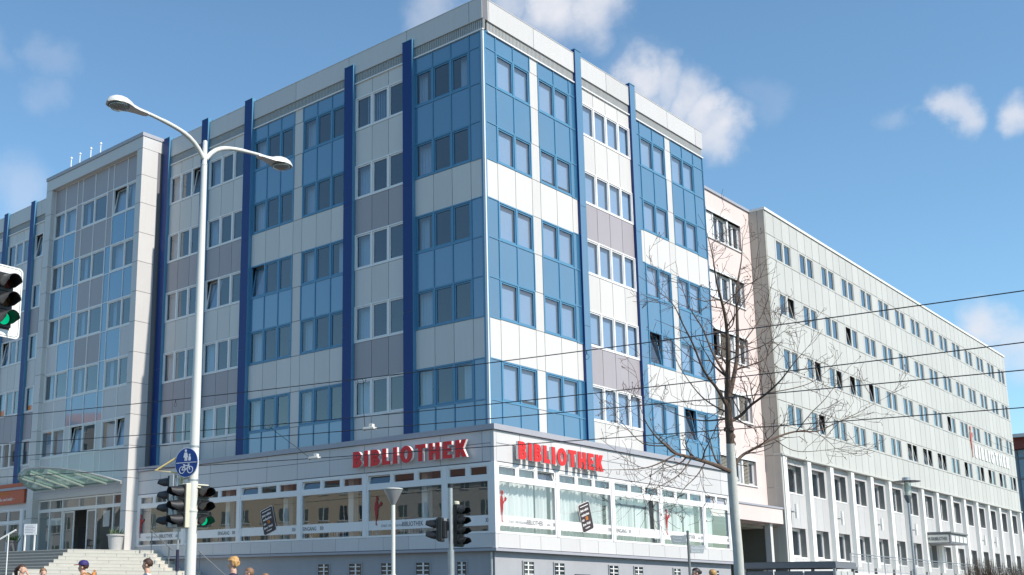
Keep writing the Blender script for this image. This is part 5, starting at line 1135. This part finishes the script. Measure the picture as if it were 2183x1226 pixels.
    for md_ in (('REMESH',), ('SMOOTH',)):
        m_ = bo.modifiers.new(md_[0], md_[0])
        if md_[0] == 'REMESH': m_.mode = 'VOXEL'; m_.voxel_size = .0085; m_.use_smooth_shade = True
        else: m_.iterations = 2; m_.factor = .5
    dg = bpy.context.evaluated_depsgraph_get(); dg.update(); nm = bpy.data.meshes.new_from_object(bo.evaluated_get(dg)); bo.modifiers.clear(); old = bo.data; bo.data = nm; bpy.data.meshes.remove(old)
    nm.materials.clear(); nm.materials.append(MT['skin'])
    for pl in nm.polygons: pl.use_smooth = True; pl.material_index = 0
    # clothes: shells over the matching regions of the body surface
    import numpy as np
    lab = {}
    for e_ in E: lab[e_] = 'none'
    for e_ in ((pel, sp), (sp, ch_), (ch_, nb)): lab[e_] = 'shirt'
    for sg in (-1, 1):
        a1, b1, c1_ = ar[sg]; lab[(ch_, a1)] = 'shirt'; lab[(a1, b1)] = 'shirt'; h1, k1, n1_, t1 = lg[sg]; lab[(pel, h1)] = 'leg'; lab[(h1, k1)] = 'leg'; lab[(k1, n1_)] = 'leg'; lab[(n1_, t1)] = 'foot'
    VV = np.array(V, float); co = np.array([v_.co[:] for v_ in nm.vertices]); no = np.array([v_.normal[:] for v_ in nm.vertices]); best = np.full(len(co), 9.); cls = np.zeros(len(co), int); kinds = ['none', 'shirt', 'leg', 'foot']
    for (i0, i1), kd in lab.items():
        A_, B_ = VV[i0], VV[i1]; d_ = B_-A_; tt = np.clip(((co-A_)@d_)/(d_@d_), 0, 1); ds = np.linalg.norm(co-A_-tt[:, None]*d_, axis=1); m_ = ds < best; best[m_] = ds[m_]; cls[m_] = kinds.index(kd)
    torso = np.isin(cls, (1, 2)); cls[torso & (co[:, 2] > .955) & (np.abs(co[:, 1]) < .19)] = 1; cls[torso & (co[:, 2] <= .955) & (np.abs(co[:, 1]) < .19)] = 2
    cls[(co[:, 2] > 1.462)] = 0
    foot_z = co[:, 2] < .085; cls[foot_z] = 3
    polys = [tuple(q_.vertices) for q_ in nm.polygons]
    def shell(ks, off, name, mt, zmin=-9):
        ok = np.isin(cls, ks) & (co[:, 2] > zmin); fs = [f_ for f_ in polys if all(ok[i_] for i_ in f_)]; ids = sorted({i_ for f_ in fs for i_ in f_}); mp = {i_: k_ for k_, i_ in enumerate(ids)}
        if not fs: return
        me_ = bpy.data.meshes.new(name); me_.from_pydata([tuple(co[i_]+no[i_]*off) for i_ in ids], [], [tuple(mp[i_] for i_ in f_) for f_ in fs]); me_.materials.append(MT[mt])
        for q_ in me_.polygons: q_.use_smooth = True
        o_ = bpy.data.objects.new(name, me_); link(o_, t); o_.matrix_parent_inverse = Matrix.Identity(4); return o_
    shell([1], .013, 'shirt', shirt); shell([2], .009, 'trousers', legs); shell([3], .008, 'shoes', 'shoe')
    # hair: displaced cap over the skull
    bm = bmesh.new(); bmesh.ops.create_icosphere(bm, subdivisions=4, radius=1)
    amp = {'curly': .024, 'short': .010}.get(style, .008); fq = {'curly': 34, 'short': 60}.get(style, 45); rg = Vector((x, y, a))
    for vv in list(bm.verts):
        p = vv.co.copy(); q = Vector((p.x*.107, p.y*.089, p.z*.101)); n_ = noise.noise(Vector((q.x, q.y, q.z*.6))*fq+rg); q *= 1+(n_*amp/.1)
        if style == 'curly': q *= 1.08
        vv.co = q+Vector((-.010+hx, 0, 1.668+hz))
    low = {'short': 1.60, 'curly': 1.575, 'bun': 1.60, 'pony': 1.59}.get(style, 1.6)+hz
    def bare(c):
        X = c.x-hx; Zh = c.z-hz
        if c.z < low: return True
        if X > .028+.25*max(0, Zh-1.67) and Zh < 1.695: return True       # face and forehead
        if X > -.022 and Zh < 1.645 and style != 'curly': return True       # around the ear
        return X > .0 and Zh < 1.62
    kill = [v_ for v_ in bm.verts if bare(v_.co)]
    bmesh.ops.delete(bm, geom=kill, context='VERTS'); me = bpy.data.meshes.new('hair'); bm.to_mesh(me); bm.free(); me.materials.append(MT[hair])
    for p in me.polygons: p.use_smooth = True
    ho = bpy.data.objects.new('hair', me); link(ho, t); ho.matrix_parent_inverse = Matrix.Identity(4)
    def loc_build(b, name, par=t, smooth=True): b.world = False; o = b.build(name, par, smooth=smooth); o.matrix_parent_inverse = Matrix.Identity(4); return o
    if style == 'pony': b = MB(); b.tube([(-.09+hx, 0, 1.69), (-.16, 0, 1.66), (-.19, .01, 1.58), (-.18, .02, 1.48), (-.17, .02, 1.38)], [.03, .045, .05, .04, .012], hair, 10); loc_build(b, 'ponytail', ho)
    if style == 'bun': b = MB(); b.lathe((-.10+hx, 0, 1.66), [(.0, -.05), (.04, -.035), (.052, 0), (.04, .035), (.0, .05)], hair, 12); loc_build(b, 'hair_bun', ho)
    if cap:
        b = MB(); b.lathe((-.005+hx, 0, 1.675), [(.112, 0), (.113, .03), (.10, .07), (.065, .10), (.0, .113)], 'cap_blue', 20); c_ = loc_build(b, 'cap', t)
        b = MB(); pts = [(.06, -.095), (.13, -.08), (.19, -.045), (.205, 0), (.19, .045), (.13, .08), (.06, .095)]
        b.add([(px0+hx, py0, 1.685-.12*max(0, px0-.08)) for px0, py0 in pts]+[(px0+hx, py0, 1.695-.12*max(0, px0-.08)) for px0, py0 in pts], [tuple(range(7)), tuple(range(13, 6, -1))]+[(i, i+1, i+8, i+7) for i in range(6)], 'cap_red'); loc_build(b, 'brim', c_, False)
    b = MB()
    for sg in (-1, 1): b.lathe((.080+hx, sg*.030, 1.632+hz), [(.0, -.009), (.009, 0), (.0, .009)], 'sign_white', 8, axis=(1, 0, 0)); b.lathe((.087+hx, sg*.030, 1.632+hz), [(.004, 0), (.0, .004)], 'ink', 8, axis=(1, 0, 0))
    loc_build(b, 'eyes'); b = MB(); b.box(.088+hx, .098+hx, -.018, .018, 1.567+hz, 1.575+hz, 'decal_red'); loc_build(b, 'mouth')
    return t, s
person('person in a pink and white striped shirt lifting a hand into brown tied hair', 1.59, -20.33, 20, 1.68, 'striped_shirt', 'jeans', 'hair_brown', 'pony', arms='hair')
person('person in dark clothes bending the head down beside the striped shirt', 1.95, -20.0, -10, 1.62, 'black_cloth', 'jeans', 'hair_light', 'short', arms='phone', nod=1.)
person('person in a dark blue cap with a red brim carrying an orange backpack', 6.12, -21.52, 222, 1.66, 'pale_cloth', 'jeans', 'hair_brown', 'short', cap=True)
person('person with short dark brown hair and bare shoulders walking left before the steps', 7.03, -20.62, 222, 1.72, 'pale_cloth', 'navy', 'hair_brown', 'short')
person('person with curly blond hair and a dark top walking left', 9.81, -20.71, 226, 1.70, 'navy', 'jeans', 'hair_blond', 'curly')
person('shorter person with light brown hair walking behind the curly blond one', 8.44, -19.16, 230, 1.56, 'pale_cloth', 'jeans', 'hair_light', 'short')
person('smallest person of the group, only the hair showing above the lower edge', 7.12, -17.57, 225, 1.49, 'navy', 'jeans', 'hair_light', 'short')
person('person with a dark hair bun walking past the sunlit plinth', 12.29, -8.08, 228, 1.78, 'pale_cloth', 'jeans', 'hair_dark', 'bun')
person('person in a teal shirt with fair hair seen from behind near the signpost', 11.62, -5.87, 150, 1.80, 'teal', 'jeans', 'hair_blond', 'short')
def bag(label, x, y, a, z, m1, m2):
    t = thing('backpack', label, 'backpack', (x, y, z), R(a)); bm = bmesh.new(); bmesh.ops.create_cube(bm, size=1)
    for v_ in bm.verts: v_.co = Vector((v_.co.x*.17, v_.co.y*.28, v_.co.z*.40))
    bmesh.ops.bevel(bm, geom=bm.edges[:], offset=.06, segments=4, affect='EDGES'); me = bpy.data.meshes.new('bag_body'); bm.to_mesh(me); bm.free(); me.materials.append(MT[m1])
    for p in me.polygons: p.use_smooth = True
    o = bpy.data.objects.new('bag_body', me); link(o, t)
    b = MB(); b.world = False; b.tube([(.0, .05*math.cos(q), .19+.06*math.sin(q)) for q in [math.pi*i/8 for i in range(9)]], .011, m1, 6); b.build('handle', t)
    for sg in (-1, 1): b = MB(); b.world = False; b.tube([(.08, sg*.09, .15), (.16, sg*.11, .19), (.27, sg*.11, .12), (.28, sg*.12, -.05), (.10, sg*.12, -.14)], .016, m1, 6); b.build('strap', t)
    b = MB(); b.world = False; b.box(-.125, -.084, -.09, .09, -.12, .04, m2); b.build('pocket', t, bevel=.015)
    return t
a_ = R(222); bag('orange backpack on the back of the person in the blue cap', 6.12-.23*math.cos(a_), -21.52-.23*math.sin(a_), 222, GROUND+1.24, 'orange_bag', 'white_bag')
